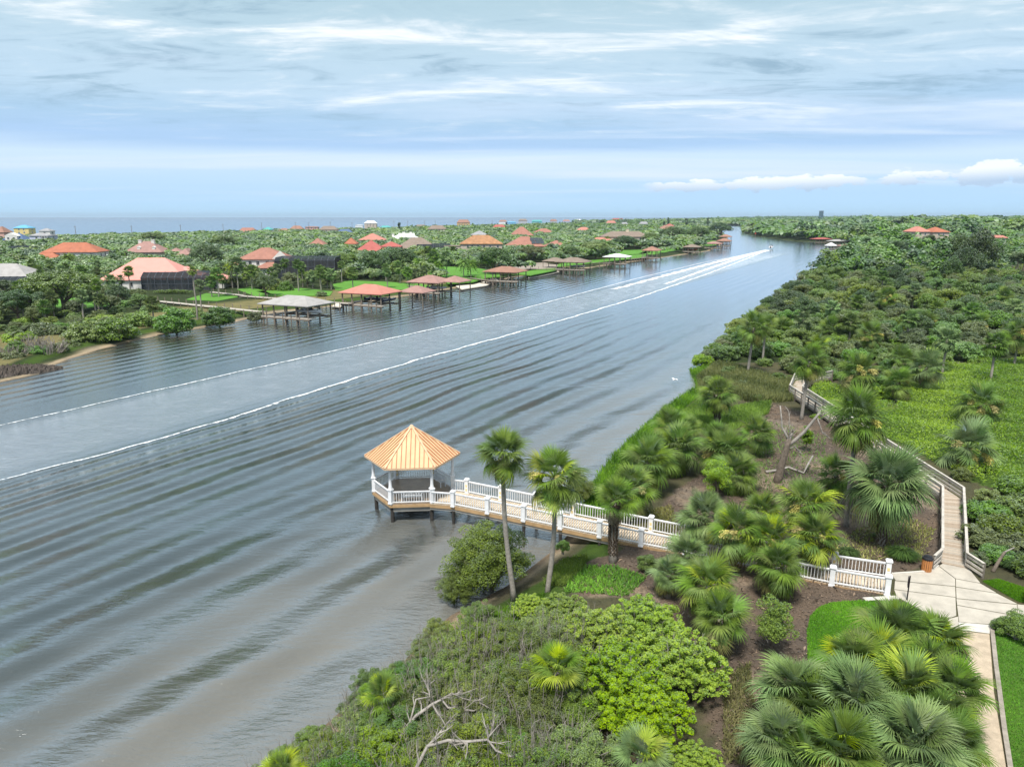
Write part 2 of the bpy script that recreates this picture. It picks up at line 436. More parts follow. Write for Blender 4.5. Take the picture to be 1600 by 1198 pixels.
def gl_(x, y):
    x = np.asarray(x, float); y = np.asarray(y, float)
    d = (np.interp(y, LSY, LSX)-x)*.87; e = (x-np.interp(y, OCY, OCX))*.9
    return np.minimum(profile(d), np.interp(e, [-20, 0, 12, 30], [-1, 0, 1.2, 3]))+sstep(8, 60, d)*.1
g_r = lambda x, y: float(gr(x, y)); g_l = lambda x, y: float(gl_(x, y))

def ground_material():
    m = bpy.data.materials.new('ground'); m.use_nodes = True; t = NT(m.node_tree)
    b = m.node_tree.nodes['Principled BSDF']; b.inputs['Roughness'].default_value = .95; b.inputs['Specular IOR Level'].default_value = .1
    a = t.add('ShaderNodeAttribute', attribute_name='zone')
    tc = t.add('ShaderNodeTexCoord').outputs['Object']
    n1 = t.noise(tc, .35, 6, .65, .4); n2 = t.noise(tc, 7, 6, .75); n3 = t.noise(tc, 28, 3, .7)
    c = a.outputs['Color']
    c = t.mix(t.rng(n1, .42, .64), c, t.mix(1.0, c, (1.45, 1.35, 1.2), 'MULTIPLY'))
    c = t.mix(t.rng(n2, .52, .66), c, t.mix(1.0, c, (.42, .40, .42), 'MULTIPLY'))
    c = t.mix(t.math('MULTIPLY', t.rng(n3, .58, .72), .75), c, t.mix(1.0, c, (2.0, 1.75, 1.5), 'MULTIPLY'))
    t.put(b.inputs['Base Color'], c)
    bn = t.add('ShaderNodeBump'); bn.inputs['Strength'].default_value = .8; bn.inputs['Distance'].default_value = .08
    t.put(bn.inputs['Height'], t.math('ADD', n2, t.math('MULTIPLY', n3, .5))); t.l.new(bn.outputs[0], b.inputs['Normal'])
    return m
M_GROUND = ground_material()
SAND = np.array([.30,.25,.18]); WETS = np.array([.15,.12,.085]); MULCH = np.array([.115,.092,.074]); SOILS = np.array([.27,.225,.175])
GREENG = np.array([.055,.10,.02]); DARKG = np.array([.03,.045,.018]); DRYG = np.array([.16,.15,.07])

def inpoly(x, y, poly):
    r = np.zeros(x.shape, bool); n = len(poly)
    for i in range(n):
        x0, y0 = poly[i]; x1, y1 = poly[(i+1) % n]
        c = ((y0 > y) != (y1 > y)) & (x < (x1-x0)*(y-y0)/(y1-y0+1e-12)+x0)
        r ^= c
    return r
MARSH = [at(*p, 1.4) for p in [(1300,640),(1230,585),(1290,600),(1400,640),(1440,575),(1600,560),(1760,600),(1800,760),(1600,770),(1540,760),(1520,752)]]
MULCHP = [at(*p, 1.4) for p in [(1195,625),(1240,640),(1300,660),(1480,760),(1475,880),(1400,895),(1300,1010),(1280,1198),(1130,1198),(1060,1000),(1000,930),(900,930),(870,880),(960,860),(1060,760),(1100,740),(1160,690)]]
def terrain(name, ys, offs, xs_fn, side, hfn, near_right=False):
    Y, O = np.meshgrid(np.array(ys), np.array(offs), indexing='ij')
    X = xs_fn(Y)+side*O
    if name == 'left_ground':
        xo_ = np.interp(Y, OCY, OCX)-25
        X = xs_fn(Y)+(xo_-xs_fn(Y))*((O+8)/(offs[-1]+8)*1.0)
        X = np.where(O < 30, xs_fn(Y)-O, xs_fn(Y)-30+(xo_-(xs_fn(Y)-30))*(O-30)/(offs[-1]-30))
    Z = hfn(X, Y)
    rgn = np.random.default_rng(3)
    d = (X-xs_fn(Y))*side*.87
    Cc = np.empty(X.shape+(3,)); Cc[:] = DARKG
    if near_right:
        Cc[:] = np.array([.072,.072,.042])
        mm = inpoly(X, Y, MULCHP); Cc[mm] = MULCH
        wob = np.sin(X*.7+Y*.4)+np.sin(X*.31-Y*.53+1)
        sp = mm & (wob > .9); Cc[sp] = MULCH*.45+SOILS*.55
        ms = inpoly(X, Y, MARSH); Cc[ms] = GREENG
        Z = Z+np.where(mm, .06*np.sin(X*1.9+Y)*np.sin(Y*1.6-X*.6), 0)*sstep(3, 6, d)
    grass = (d > 2.2) & (d < 5+1.5*np.sin(Y*.2)); Cc[grass & (Y < 300) & ~((Cc == MULCH).all(-1))] = GREENG*.8
    if name == 'left_ground':
        g2 = (d >= 5) & (d < 26) & (Y < 420); Cc[g2] = DRYG*.9
    sn = np.clip(1-(d-.6)/(1.0+.7*np.sin(Y*.35)), 0, 1)[..., None]*.8
    if name != 'left_ground' : sn = np.clip(1-(d-.2)/1.3, 0, 1)[..., None]*np.where(Y < 50, 1, .12)[..., None]
    Cc = Cc*(1-np.minimum(1, sn*1.6))+SAND*np.minimum(1, sn*1.6)
    wt = (d < .5)[..., None]; Cc = np.where(wt, np.where((Y > 52)[..., None] & (name != 'left_ground'), GREENG*.7, WETS), Cc)
    n, m = X.shape
    V = np.stack([X, Y, Z], -1).reshape(-1, 3)
    I = np.arange(n*m).reshape(n, m)
    Q = np.stack([I[:-1, :-1], I[:-1, 1:], I[1:, 1:], I[1:, :-1]], -1).reshape(-1, 4)
    if side < 0: Q = Q[:, ::-1]
    me = raw_mesh(name, V, Q, [M_GROUND], smooth_shade=True)
    ca = me.color_attributes.new('zone', 'FLOAT_COLOR', 'POINT')
    ca.data.foreach_set('color', np.concatenate([Cc.reshape(-1, 3), np.ones((n*m, 1))], 1).astype(np.float32).ravel())
    return link(name, me)
fr_ = lambda y: np.interp(y, RSY, RSX); fl_ = lambda y: np.interp(y, LSY, LSX)
ysn = list(np.arange(-70, 18, 6.))+list(np.arange(18, 112, .4))
offn = list(np.arange(-8, 2, .5))+list(np.arange(2, 62, .5))+list(np.linspace(62, 260, 34))
tag(terrain('right_ground_near', ysn, offn, fr_, 1, gr, True), kind='structure')
ysf = list(np.arange(ysn[-1], 300, 3.))+list(np.geomspace(300, 2100, 70))
offf = [-8,-4,-2,-1,0,.75,1.5,3,5,7,9,12,16,22,30,45,70,100,150,220,320,500,900,1800,4000]
tag(terrain('right_ground_far', ysf, offf, fr_, 1, lambda x, y: gr(x, y)), kind='structure')
ysl = list(np.arange(-70, 80, 10.))+list(np.arange(80, 300, 2.5))+list(np.geomspace(300, 2100, 70))
tag(terrain('left_ground', ysl, [-8,-4,-2,-1,0,.75,1.5,2.2,3,4,5,6,7,9,12,16,22,30,45,60,80,110,150,200,260,330,400], fl_, -1, gl_), kind='structure')
# land beyond the bend, as far as the horizon
fm = mat('far_land', (.03,.045,.025), .95, .4, .004)
mb = MB(); N_ = 60
for i in range(N_-1):
    y0, y1 = [2100*(14000/2100)**(k/(N_-1)) for k in (i, i+1)]
    for a, b in ((0., .02), (.02, .2), (.2, 1.)):
        q = []
        for yy, s in ((y0, a), (y0, b), (y1, b), (y1, a)):
            q.append((xo(yy)+(12000-xo(yy))*s, yy, 0 if s == 0 else 3+5*smooth(2100, 5000, yy)))
        mb.face(q, 0)
tag(mb.build('far_ground', fm), kind='structure')

def water_material(name, sea=False):
    m = bpy.data.materials.new(name); m.use_nodes = True; t = NT(m.node_tree)
    b = m.node_tree.nodes['Principled BSDF']
    tc = t.add('ShaderNodeTexCoord').outputs['Object']
    if sea:
        b.inputs['Base Color'].default_value = (.10,.17,.26,1); b.inputs['Roughness'].default_value = .25; b.inputs['Specular IOR Level'].default_value = .35
        n = t.noise(t.mapping(tc, (0,0,0), (0,0,.4), (1, .3, 1)), .03, 4, .6)
        bn = t.add('ShaderNodeBump'); bn.inputs['Strength'].default_value = .5; bn.inputs['Distance'].default_value = 6
        t.put(bn.inputs['Height'], n); t.l.new(bn.outputs[0], b.inputs['Normal']); return m
    sp = t.add('ShaderNodeSeparateXYZ'); t.put(sp.inputs[0], tc); x, y, z = sp.outputs
    # distance across the channel (the crests run along it), slowly bent
    bend = t.math('MULTIPLY', t.noise(tc, .018, 2, .5), 7.0)
    ac = t.math('ADD', t.math('SUBTRACT', t.math('MULTIPLY', x, .875), t.math('MULTIPLY', y, .485)), 0)
    al = t.math('ADD', t.math('MULTIPLY', x, .485), t.math('MULTIPLY', y, .875))
    fan = t.math('MULTIPLY', t.rng(ac, -72, -25, 0, 1), t.rng(al, 130, 10, 0, 5.0))
    acb = t.math('ADD', t.math('ADD', ac, bend), fan)
    lam = t.math('MAXIMUM', t.math('ADD', 2.1, t.math('MULTIPLY', t.math('ADD', acb, 70), .1)), 1.5)
    ph = t.math('MULTIPLY', t.math('LOGARITHM', lam, math.e), 6.2832/.1)
    lumps = t.rng(t.noise(t.mapping(tc, (0,0,0), (0,0,math.radians(-61)), (.02,.12,1)), 1, 3, .6), .3, .62, .35, 1.1)
    mod2 = t.math('ADD', .8, t.math('MULTIPLY', t.math('SINE', t.math('MULTIPLY', ph, .37)), .2))
    swell = t.math('MULTIPLY', t.math('MULTIPLY', t.math('SINE', ph), lam), t.math('MULTIPLY', lumps, mod2))
    msk = t.math('MULTIPLY', t.rng(ac, -75, -66, 0, 1), t.rng(ac, -30, -18, 1, .25))
    farf = t.rng(al, 70, 180, 1, .07)
    swell = t.math('MULTIPLY', t.math('MULTIPLY', swell, msk), t.math('MULTIPLY', farf, .10))
    # left of the wake: short parallel crests towards the far bank
    ph2 = t.math('MULTIPLY', t.math('ADD', t.math('ADD', ac, t.math('MULTIPLY', bend, 1.4)), t.math('MULTIPLY', al, .05)), 6.2832/2.9)
    sw2 = t.math('MULTIPLY', t.math('SINE', ph2), t.math('MULTIPLY', t.math('MULTIPLY', t.rng(ac, -97, -104, 0, 1), t.rng(al, 130, 300, 1, .1)), .085))
    sw2 = t.math('MULTIPLY', sw2, lumps)
    # wind ripples and the choppy strip between the two wake lines
    rp = t.noise(t.mapping(tc, (0,0,0), (0,0,math.radians(20)), (1.0, 2.6, 1)), 1.15, 5, .62, .3)
    rfade = t.rng(al, 60, 260, 1, .08)
    rp = t.math('ADD', rp, t.math('MULTIPLY', t.noise(t.mapping(tc, (0,0,0), (0,0,math.radians(35)), (1.0, 2.2, 1)), 4.5, 3, .6), t.rng(al, 30, 120, .16, .04)))
    rpl = t.math('MULTIPLY', t.math('MULTIPLY', rp, .085), rfade)
    ch_m = t.math('MULTIPLY', t.rng(ac, -71, -76, 0, 1), t.rng(ac, -93, -89, 0, 1))
    ch_m = t.math('MULTIPLY', ch_m, t.rng(al, 470, 570, 1, 0))
    ch = t.math('MULTIPLY', t.math('MULTIPLY', t.noise(t.mapping(tc, (5,0,0), (0,0,math.radians(-61)), (1, 1.6, 1)), 1.3, 5, .7), ch_m), .16)
    hgt = t.math('ADD', t.math('ADD', swell, sw2), t.math('ADD', rpl, ch))
    bn = t.add('ShaderNodeBump'); bn.inputs['Strength'].default_value = 1.0; bn.inputs['Distance'].default_value = 1.0
    t.put(bn.inputs['Height'], hgt)
    # turbid body colour: brown over the shallows, grey green in the channel
    sh = t.math('ADD', ac, t.math('MULTIPLY', t.math('SUBTRACT', t.noise(tc, .09, 3), .5), 9))
    c = t.mix(t.rng(sh, -46, -25, 0, 1, True), (.048,.064,.068), (.15,.147,.13))
    c = t.mix(t.rng(sh, -112, -126, 0, .6), c, (.05,.04,.022))
    # bubbles left in the churned strip
    fo = t.noise(t.mapping(tc, (0,0,0), (0,0,math.radians(-61)), (.5, 1, 1)), .55, 7, .72)
    fo2 = t.math('MULTIPLY', t.rng(fo, .47, .72, 0, 1), t.math('MULTIPLY', ch_m, t.rng(al, 60, 330, .22, .95)))
    c = t.mix(t.math('MULTIPLY', ch_m, t.rng(al, 100, 420, .55, .95)), c, t.mix(t.rng(al, 150, 450, 0, 1), (.36,.42,.48), (.64,.68,.72))); c = t.mix(fo2, c, (.62,.66,.70))
    df = t.add('ShaderNodeBsdfDiffuse'); t.put(df.inputs[0], c); t.l.new(bn.outputs[0], df.inputs['Normal'])
    gl = t.add('ShaderNodeBsdfGlossy'); gl.inputs[0].default_value = (.88,.95,1,1); t.l.new(bn.outputs[0], gl.inputs['Normal'])
    t.put(gl.inputs['Roughness'], t.math('ADD', t.rng(al, 60, 500, .08, .14), t.math('MULTIPLY', fo2, .3)))
    lw = t.add('ShaderNodeLayerWeight'); lw.inputs[0].default_value = .5; t.l.new(bn.outputs[0], lw.inputs['Normal'])
    fr = t.math('MULTIPLY', t.math('ADD', .02, t.math('MULTIPLY', t.math('POWER', lw.outputs['Facing'], 2.2), .98)), t.math('SUBTRACT', 1.0, t.math('MULTIPLY', fo2, .6)), clamp=True)
    mx = t.add('ShaderNodeMixShader'); t.put(mx.inputs[0], fr); t.l.new(df.outputs[0], mx.inputs[1]); t.l.new(gl.outputs[0], mx.inputs[2])
    t.l.new(mx.outputs[0], m.node_tree.nodes['Material Output'].inputs[0]); m.node_tree.nodes.remove(b)
    return m
mb = MB()
ys_ = list(np.arange(-100, 600, 25))+list(np.geomspace(600, 2120, 20))
for a, b in zip(ys_[:-1], ys_[1:]):
    mb.face([(xl(a)-9, a, 0), (xr(a)+9, a, 0), (xr(b)+9, b, 0), (xl(b)-9, b, 0)])
river = tag(mb.build('river', water_material('river_water')), kind='structure')
mb = MB(); mb.face([(-60000,-3000,-.35),(60000,-3000,-.35),(60000,57000,-.35),(-60000,57000,-.35)])
tag(mb.build('sea', water_material('sea_water', True)), kind='structure')

# foam lines of the wake, and the boat's churned water
def foam_material():
    m = bpy.data.materials.new('foam'); m.use_nodes = True; t = NT(m.node_tree); m.node_tree.nodes.clear()
    tc = t.add('ShaderNodeTexCoord').outputs['Object']
    uv = t.add('ShaderNodeAttribute', attribute_name='shade').outputs['Fac']
    n = t.noise(tc, 1.6, 6, .7)
    a = t.rng(t.math('ADD', t.math('MULTIPLY', uv, .9), t.math('MULTIPLY', t.math('SUBTRACT', n, .5), 3.4)), .35, .95, 0, .95)
    d = t.add('ShaderNodeBsdfDiffuse'); d.inputs[0].default_value = (.82,.85,.87,1)
    tr = t.add('ShaderNodeBsdfTransparent'); ms = t.add('ShaderNodeMixShader'); t.put(ms.inputs[0], a)
    t.l.new(tr.outputs[0], ms.inputs[1]); t.l.new(d.outputs[0], ms.inputs[2])
    o = t.add('ShaderNodeOutputMaterial'); t.l.new(ms.outputs[0], o.inputs[0]); return m
M_FOAM = foam_material()
def foam(name, px, wd, amp=.35, z=.05, wav=6.0):
    P = [np.array(at(*p)) for p in px]; pts = []
    for i in range(len(P)-1):
        L = np.linalg.norm(P[i+1]-P[i]); k = max(2, int(L/ .8))
        for j in range(k): pts.append((P[i]+(P[i+1]-P[i])*j/k, i+j/k))
    pts.append((P[-1], len(P)-1))
    V = []; S = []; rg = random.Random(len(name)); s = 0
    for i, (p, u) in enumerate(pts):
        q = pts[min(i+1, len(pts)-1)][0]-pts[max(i-1, 0)][0]; q = q/np.linalg.norm(q); nn = np.array([-q[1], q[0]])
        wv = wd[0]+(wd[1]-wd[0])*u/(len(P)-1)
        s += .8
        off = amp*(math.sin(s/wav*2.3)*.5+math.sin(s/wav*5.1+1)*.35+rg.uniform(-.15, .15))
        wv *= rg.uniform(.6, 1.3)
        for k, (f, sh) in enumerate(((-1, 0), (-.35, 1), (.35, 1), (1, 0))):
            c = p+nn*(off+wv*f); V.append((c[0], c[1], z+(.02 if sh else -.03))); S.append(sh)
    n = len(pts); I = np.arange(n*4).reshape(n, 4)
    Q = np.stack([I[:-1, :-1], I[:-1, 1:], I[1:, 1:], I[1:, :-1]], -1).reshape(-1, 4)[:, ::-1]
    return link(name, raw_mesh(name, V, Q, [M_FOAM], None, S))
W_LOW = [(-60,766),(0,751),(130,717),(250,686),(380,647),(500,608),(650,563),(800,522),(900,494),(1000,464),(1100,430),(1150,411),(1199,391.5)]
W_UP = [(-60,678),(0,665),(200,620),(400,575),(600,531),(800,487),(1000,434),(1100,410),(1170,397),(1197,390.5)]
tag(foam('wake_foam', W_LOW, (.09, .8), .3), 'right hand white foam line of the speedboat wake, nearer the gazebo', 'foam', kind='stuff')
tag(foam('wake_foam', W_UP, (.065, .7), .15), 'left hand thin white foam line of the speedboat wake, nearer the boathouses', 'foam', kind='stuff')
tag(foam('wake_foam', [(960,452),(1060,425),(1130,407),(1199,391)], (1.6, 4.2), .8, .06), 'broad churned white water trailing behind the speedboat', 'foam', kind='stuff')
tag(foam('wake_foam', [(1040,444),(1110,419),(1160,402),(1201,391)], (1.0, 3.4), .5, .07), 'second band of churned white water close behind the speedboat', 'foam', kind='stuff')

# ------------------------------------------------------------------ concrete plaza, sand path, lawns
M_CONC = mat('concrete', (.50,.46,.39), .85, .22, 1.2, .15, 40)
M_CONC2 = mat('pale_concrete', (.62,.59,.53), .85, .15, 1.2, .15, 40)
M_SANDP = mat('path_sand', (.56,.46,.34), .95, .25, 2.5, .6, 60)
M_KERB = mat('kerb_timber', (.36,.32,.27), .9, .3, 3, .3, 20)
GZ = 1.42
pav = MB().prism([at(*p, GZ) for p in [(1393,896),(1454,892),(1478,876),(1509,881),(1534,911),(1592,943),(1640,948),(1640,965),(1591,963),(1549,976),(1500,992),(1480,1010),(1380,960),(1396,936)]], GZ-.25, GZ-.03).build('pavement', mat('joint', (.34,.315,.275)))
tag(pav, kind='structure')
J = lambda *ps: [at(*p, GZ) for p in ps]
slabs = [J((1394,897),(1454,893),(1467,885),(1492,904),(1492,915),(1400,906)), J((1478,877),(1508,881.5),(1531,910),(1493,903),(1468,884)),
         J((1399,907.5),(1492,916.5),(1492.5,932),(1398,920)), J((1398,921.5),(1492.5,933.5),(1493.5,961),(1470,969),(1402,932)),
         J((1494,904.5),(1532,911.5),(1556,925.5),(1494,916)), J((1494.3,917.5),(1557.5,927),(1589,943),(1495,934)),
         J((1495,935.5),(1588.5,944.5),(1589,961),(1496,944.5)), J((1496,946),(1588,962.3),(1548,974.5),(1499,971)), J((1498,972),(1547.5,976),(1546,989),(1500,983)),
         J((1590.3,944),(1640,949),(1640,964),(1590.5,961.5)), J((1470,970),(1497,963),(1498,983),(1450,985))]
for i, s_ in enumerate(slabs):
    cx_, cy_ = sum(p[0] for p in s_)/len(s_), sum(p[1] for p in s_)/len(s_); s_ = [(cx_+(p[0]-cx_)*1.011, cy_+(p[1]-cy_)*1.018) for p in s_]
    MB().prism(s_, GZ-.04, GZ+.01).build('paving_slab', M_CONC2 if i in (8,) else M_CONC, pav)
edge = [(1393,896.5),(1425,894.5),(1454,892),(1466,884)]
for a, b in zip(edge[:-1], edge[1:]):
    pa, pb = at(*a, GZ), at(*b, GZ); MB().beam((pa[0],pa[1],GZ+.01), (pb[0],pb[1],GZ+.01), .12, .14).build('kerb', M_CONC2, pav)
pa, pb = at(1350,937,GZ), at(1402,934,GZ); MB().beam((pa[0],pa[1],GZ), (pb[0],pb[1],GZ), .35, .16).build('kerb', M_CONC2, pav)
tag(MB().prism([at(*p, GZ) for p in [(1490,984),(1546,990),(1553,1080),(1572,1198),(1600,1330),(1500,1330),(1470,1150)]], GZ-.3, GZ-.005).build('sand_path', M_SANDP), kind='structure')
kp = [at(*p, GZ) for p in [(1549,976),(1556,1040),(1562,1085),(1569,1140),(1578,1198),(1592,1270)]]
ke = tag(link('path_edging', None), kind='structure')
for a, b in zip(kp[:-1], kp[1:]):
    A = Vector((a[0], a[1], GZ+.03)); B = Vector((b[0], b[1], GZ+.03)); d = (B-A).normalized()
    MB().beam(A+d*.01, B-d*.01, .2, .14).build('edging_timber', M_KERB, ke)
M_LAWN = mat('lawn_soil', (.07,.15,.015), .95, .35, 2.5, .4, 30)
def grass_patch(name, poly, z, n, h, wd, m, seed, base=True, kind_label='', lean=.5):
    rg = np.random.default_rng(seed); P = np.array(poly); lo = P.min(0); hi = P.max(0)
    X = rg.uniform(lo[0], hi[0], n*4); Y = rg.uniform(lo[1], hi[1], n*4); k = inpoly(X, Y, poly); X = X[k][:n]; Y = Y[k][:n]; n = len(X)
    Z = (np.full(n, z) if not callable(z) else z(X, Y))
    az = rg.uniform(0, 6.283, n); hh = h*rg.uniform(.6, 1.3, n); w_ = wd*rg.uniform(.7, 1.3, n)
    lx, ly = rg.normal(size=n)*lean*h, rg.normal(size=n)*lean*h
    dx, dy = np.cos(az)*w_, np.sin(az)*w_
    V = np.empty((n, 4, 3), dtype=np.float32)
    V[:, 0] = np.stack([X-dx, Y-dy, Z-.02], -1); V[:, 1] = np.stack([X+dx, Y+dy, Z-.02], -1)
    V[:, 2] = np.stack([X+dx*.3+lx, Y+dy*.3+ly, Z+hh], -1); V[:, 3] = np.stack([X-dx*.3+lx, Y-dy*.3+ly, Z+hh], -1)
    sh = np.clip(.5+.25*np.sin(X*.9+Y*.4)+rg.normal(size=n)*.2, 0, 1)
    return raw_mesh(name, V.reshape(-1, 3), np.arange(4*n).reshape(n, 4), [m], None, np.repeat(sh, 4))
LAWN1 = [at(*p, GZ) for p in [(1262,1040),(1261,985),(1266,962),(1280,948),(1300,941),(1345,938),(1400,940),(1400,1000),(1340,1060),(1280,1090)]]
LAWN2 = [at(*p, GZ) for p in [(1552,978),(1590,968),(1700,960),(1760,1300),(1600,1300),(1581,1198),(1565,1080)]]
LAWN3 = [at(*p, GZ) for p in [(1535,908),(1560,905),(1600,918),(1660,935),(1660,946),(1592,940)]]
for i, (p, n, lb) in enumerate(((LAWN1, 30000, 'mown lawn beside the white walkway and fan palm clump'), (LAWN2, 26000, 'mown lawn outside the timber kerb of the sand path'), (LAWN3, 12000, 'small triangle of lawn between the plaza and the shrub bed'))):
    tag(MB().prism(p, GZ-.3, GZ+.02).build('lawn', M_LAWN), kind='structure')
    tag(link('lawn_grass', grass_patch('lawn_grass', p, GZ+.02, n, .07, .02, L_GRASS, 40+i)), lb, 'grass', kind='stuff')

# ------------------------------------------------------------------ gazebo
M_WHITE = mat('white_paint', (.82,.83,.84), .5, .14, 2.2)
M_CREAM = mat('cream_inlay', (.78,.62,.30), .6)
M_DECK = mat('deck_brown', (.36,.26,.17), .35, .3, 1.4, .2, 30, spec=.5)
M_PLANKS = [mat('tan_plank_%s' % s, c, .75, .2, 2.5, .2, 25) for s, c in (('pale', (.60,.49,.36)), ('warm', (.55,.44,.32)), ('sand', (.66,.55,.42)))]
M_FASC = mat('tan_fascia', (.50,.33,.17), .7, .25, 2)
M_PILE = mat('dark_pile', (.055,.05,.045), .9, .4, 4, .4, 15)
M_BEAMG = mat('grey_beam', (.33,.32,.29), .85, .3, 2)
M_ROOFT = mat('roof_tan', (.62,.45,.25), .5, .16, .8, spec=.4, col2=(.53,.37,.205))
M_ROOFR = mat('roof_red_brown', (.42,.13,.06), .6, .2, 2)
M_ROOFC = mat('roof_cap_tan', (.70,.48,.30), .5, .2, 3)
GC = (-8.3, 56.35); DZ = 1.6; R0 = 3.35; A0 = math.radians(4.5)
gz = thing('gazebo', 'white hexagonal gazebo with a copper orange ribbed roof standing over the water', 'gazebo', (GC[0], GC[1], 0), A0)
hexp = lambda r, i: (r*math.cos(math.radians(60*i)), r*math.sin(math.radians(60*i)))     # 0 = landward corner, 3 = channel side
bw = .145; nb = int(2*R0*.866/bw)
for i in range(nb):
    y = -R0*.866+(i+.5)*bw; hw = R0-abs(y)/math.sqrt(3)+.05
    MB().box((0, y, DZ-.02), (2*hw, bw-.012, .04)).build('deck_board', M_DECK, gz)
for i in range(6):
    a, b = hexp(R0+.08, i), hexp(R0+.08, i+1)
    MB().beam((a[0],a[1],DZ-.17), (b[0],b[1],DZ-.17), .07, .24).build('fascia_board', M_FASC, gz)
    a, b = hexp(R0-.18, i), hexp(R0-.18, i+1)
    MB().beam((a[0],a[1],DZ-.5), (b[0],b[1],DZ-.5), .22, .38).build('support_beam', M_BEAMG, gz)
    a = hexp(R0-.2, i); MB().cyl((a[0],a[1],-1.5), (a[0],a[1],DZ-.31), .17, .16, 10).build('pile', M_PILE, gz)
MB().cyl((0,0,-1.5), (0,0,DZ-.05), .17, .16, 10).build('pile', M_PILE, gz)
EZ = 4.78; AZ_ = 7.22; RE = 3.95
def post_parts(par, x, y, z, rz, inlay=0, h=1.18, inl_dir=(0, 1)):
    MB().box((0,0,h/2), (.30,.30,h)).box((0,0,h+.035), (.40,.40,.07)).box((0,0,h+.10), (.32,.32,.07)).box((0,0,.06), (.36,.36,.12)).build('post', M_WHITE, par, (x, y, z), rz)
    for k in range(inlay):
        o = MB().box((0,0,0), (.15, .012, .22)).build('inlay_panel', M_CREAM, par, (0, 0, 0), rz)
        v = Matrix.Rotation(rz, 3, 'Z') @ Vector((0, inl_dir[1]*.157, .42+k*.34)); o.location = (x+v.x, y+v.y, z+v.z)
BAL = MB().box((0,0,0), (.036,.036,.80)).mesh('baluster', M_WHITE)
def rail_panel(par, a, b, z, nbal, bname='baluster', gap=.15, dz=0.0):
    A = Vector((a[0], a[1], z)); B = Vector((b[0], b[1], z+dz)); d = (B-A).normalized(); A2 = A+d*gap; B2 = B-d*gap
    MB().beam(A2+Vector((0,0,1.0)), B2+Vector((0,0,1.0)), .12, .07).beam(A2+Vector((0,0,.94)), B2+Vector((0,0,.94)), .07, .06).build('top_rail', M_WHITE, par)
    MB().beam(A2+Vector((0,0,.13)), B2+Vector((0,0,.13)), .07, .07).build('bottom_rail', M_WHITE, par)
    for i in range(nbal):
        p = A2.lerp(B2, (i+.5)/nbal)
        link(bname, BAL, par, (p.x, p.y, p.z+.54), math.atan2(d.y, d.x))
for i in range(6):
    x, y = hexp(R0-.05, i); ang = math.radians(60*i)
    post_parts(gz, x, y, DZ, ang+math.pi/2, 2 if i in (0, 1, 2) else 0, 1.18, (0, 1))
    MB().tube([(x,y,DZ+1.28),(x,y,DZ+1.4),(x,y,DZ+1.6),(x,y,EZ-.45),(x,y,EZ-.3),(x,y,EZ-.2)], [.16,.15,.125,.105,.15,.17], 12).build('column', M_WHITE, gz, sm=False)
    a, b = hexp(R0-.05, i), hexp(R0-.05, i+1)
    MB().beam((a[0],a[1],EZ-.16), (b[0],b[1],EZ-.16), .18, .26).build('roof_beam', M_WHITE, gz)
    if i != 5: rail_panel(gz, a, b, DZ, 15)
# roof panels, ribs and hip caps
for i in range(6):
    a, b = hexp(RE, i), hexp(RE, i+1); A = Vector((a[0],a[1],EZ)); B = Vector((b[0],b[1],EZ)); T = Vector((0,0,AZ_))
    nrm = (B-A).cross(T-A).normalized(); th = nrm*.05
    if nrm.z < 0: nrm = -nrm; th = -th
    pn = MB().solid([A,B,T,A-th,B-th,T-th], [(0,1,2),(5,4,3),(0,3,4,1),(1,4,5,2),(2,5,3,0)]).build('roof_panel', M_ROOFT, gz)
    nr = 11; mid = (A+B)/2; up_ = (T-mid); e = (B-A)
    for k in range(nr):
        f = (k+.5)/nr-.5; p0 = mid+e*f; tmax = 1-abs(f)*2; p1 = mid+e*f+up_*(tmax*.985)
        r_ = MB(); sd = e.normalized()*.022
        hh = nrm*.055; v = [p0-sd, p0+sd, p0+sd+hh, p0-sd+hh, p1-sd, p1+sd, p1+sd+hh, p1-sd+hh]
        r_.solid(v, [(3,2,6,7)], 0); r_.solid(v, [(0,1,2,3),(0,3,7,4),(1,5,6,2),(4,7,6,5)], 1)
        r_.build('roof_rib', [M_ROOFR if i not in (4,) else M_ROOFR, M_ROOFR], pn)
    MB().beam(A+nrm*.03, T+nrm*.03, .16, .06).build('hip_cap', M_ROOFC, gz)
    MB().beam(A+Vector((0,0,-.06)), B+Vector((0,0,-.06)), .05, .16).build('gutter_board', M_ROOFC, gz)
MB().tube([(0,0,AZ_-.12),(0,0,AZ_+.08),(0,0,AZ_+.13)], [.28,.12,.03], 6).build('apex_cap', M_ROOFC, gz)
def bench(label, loc, rz):
    t = thing('bench', label, 'bench', loc, rz, 'white benches in the gazebo')
    for k in range(4): MB().box((0, -.18+.12*k, .44), (1.7, .10, .035)).build('seat_slat', M_WHITE, t)
    MB().beam((-.85,.26,.9), (.85,.26,.9), .05, .08).beam((-.85,.24,.52), (.85,.24,.52), .05, .06).build('backrest', M_WHITE, t)
    for k in range(14): MB().box((-.78+.12*k, .25, .71), (.05, .025, .34)).build('back_slat', M_WHITE, t)
    for sx in (-1, 1):
        for sy in (-.2, .25): MB().box((sx*.82, sy, .22 if sy < 0 else .45), (.07, .07, .44 if sy < 0 else .9)).build('leg', M_WHITE, t)
        MB().box((sx*.82, .0, .66), (.08, .5, .05)).build('armrest', M_WHITE, t)
c_, s__ = math.cos(A0), math.sin(A0)
def gloc(r, deg): a = math.radians(deg)+A0; return (GC[0]+r*math.cos(a), GC[1]+r*math.sin(a), DZ)
bench('white slatted bench against the landward back railing of the gazebo', gloc(2.35, 30), math.radians(-60)+A0)
bench('white slatted bench against the front railing of the gazebo', gloc(2.4, 270), math.pi+A0)

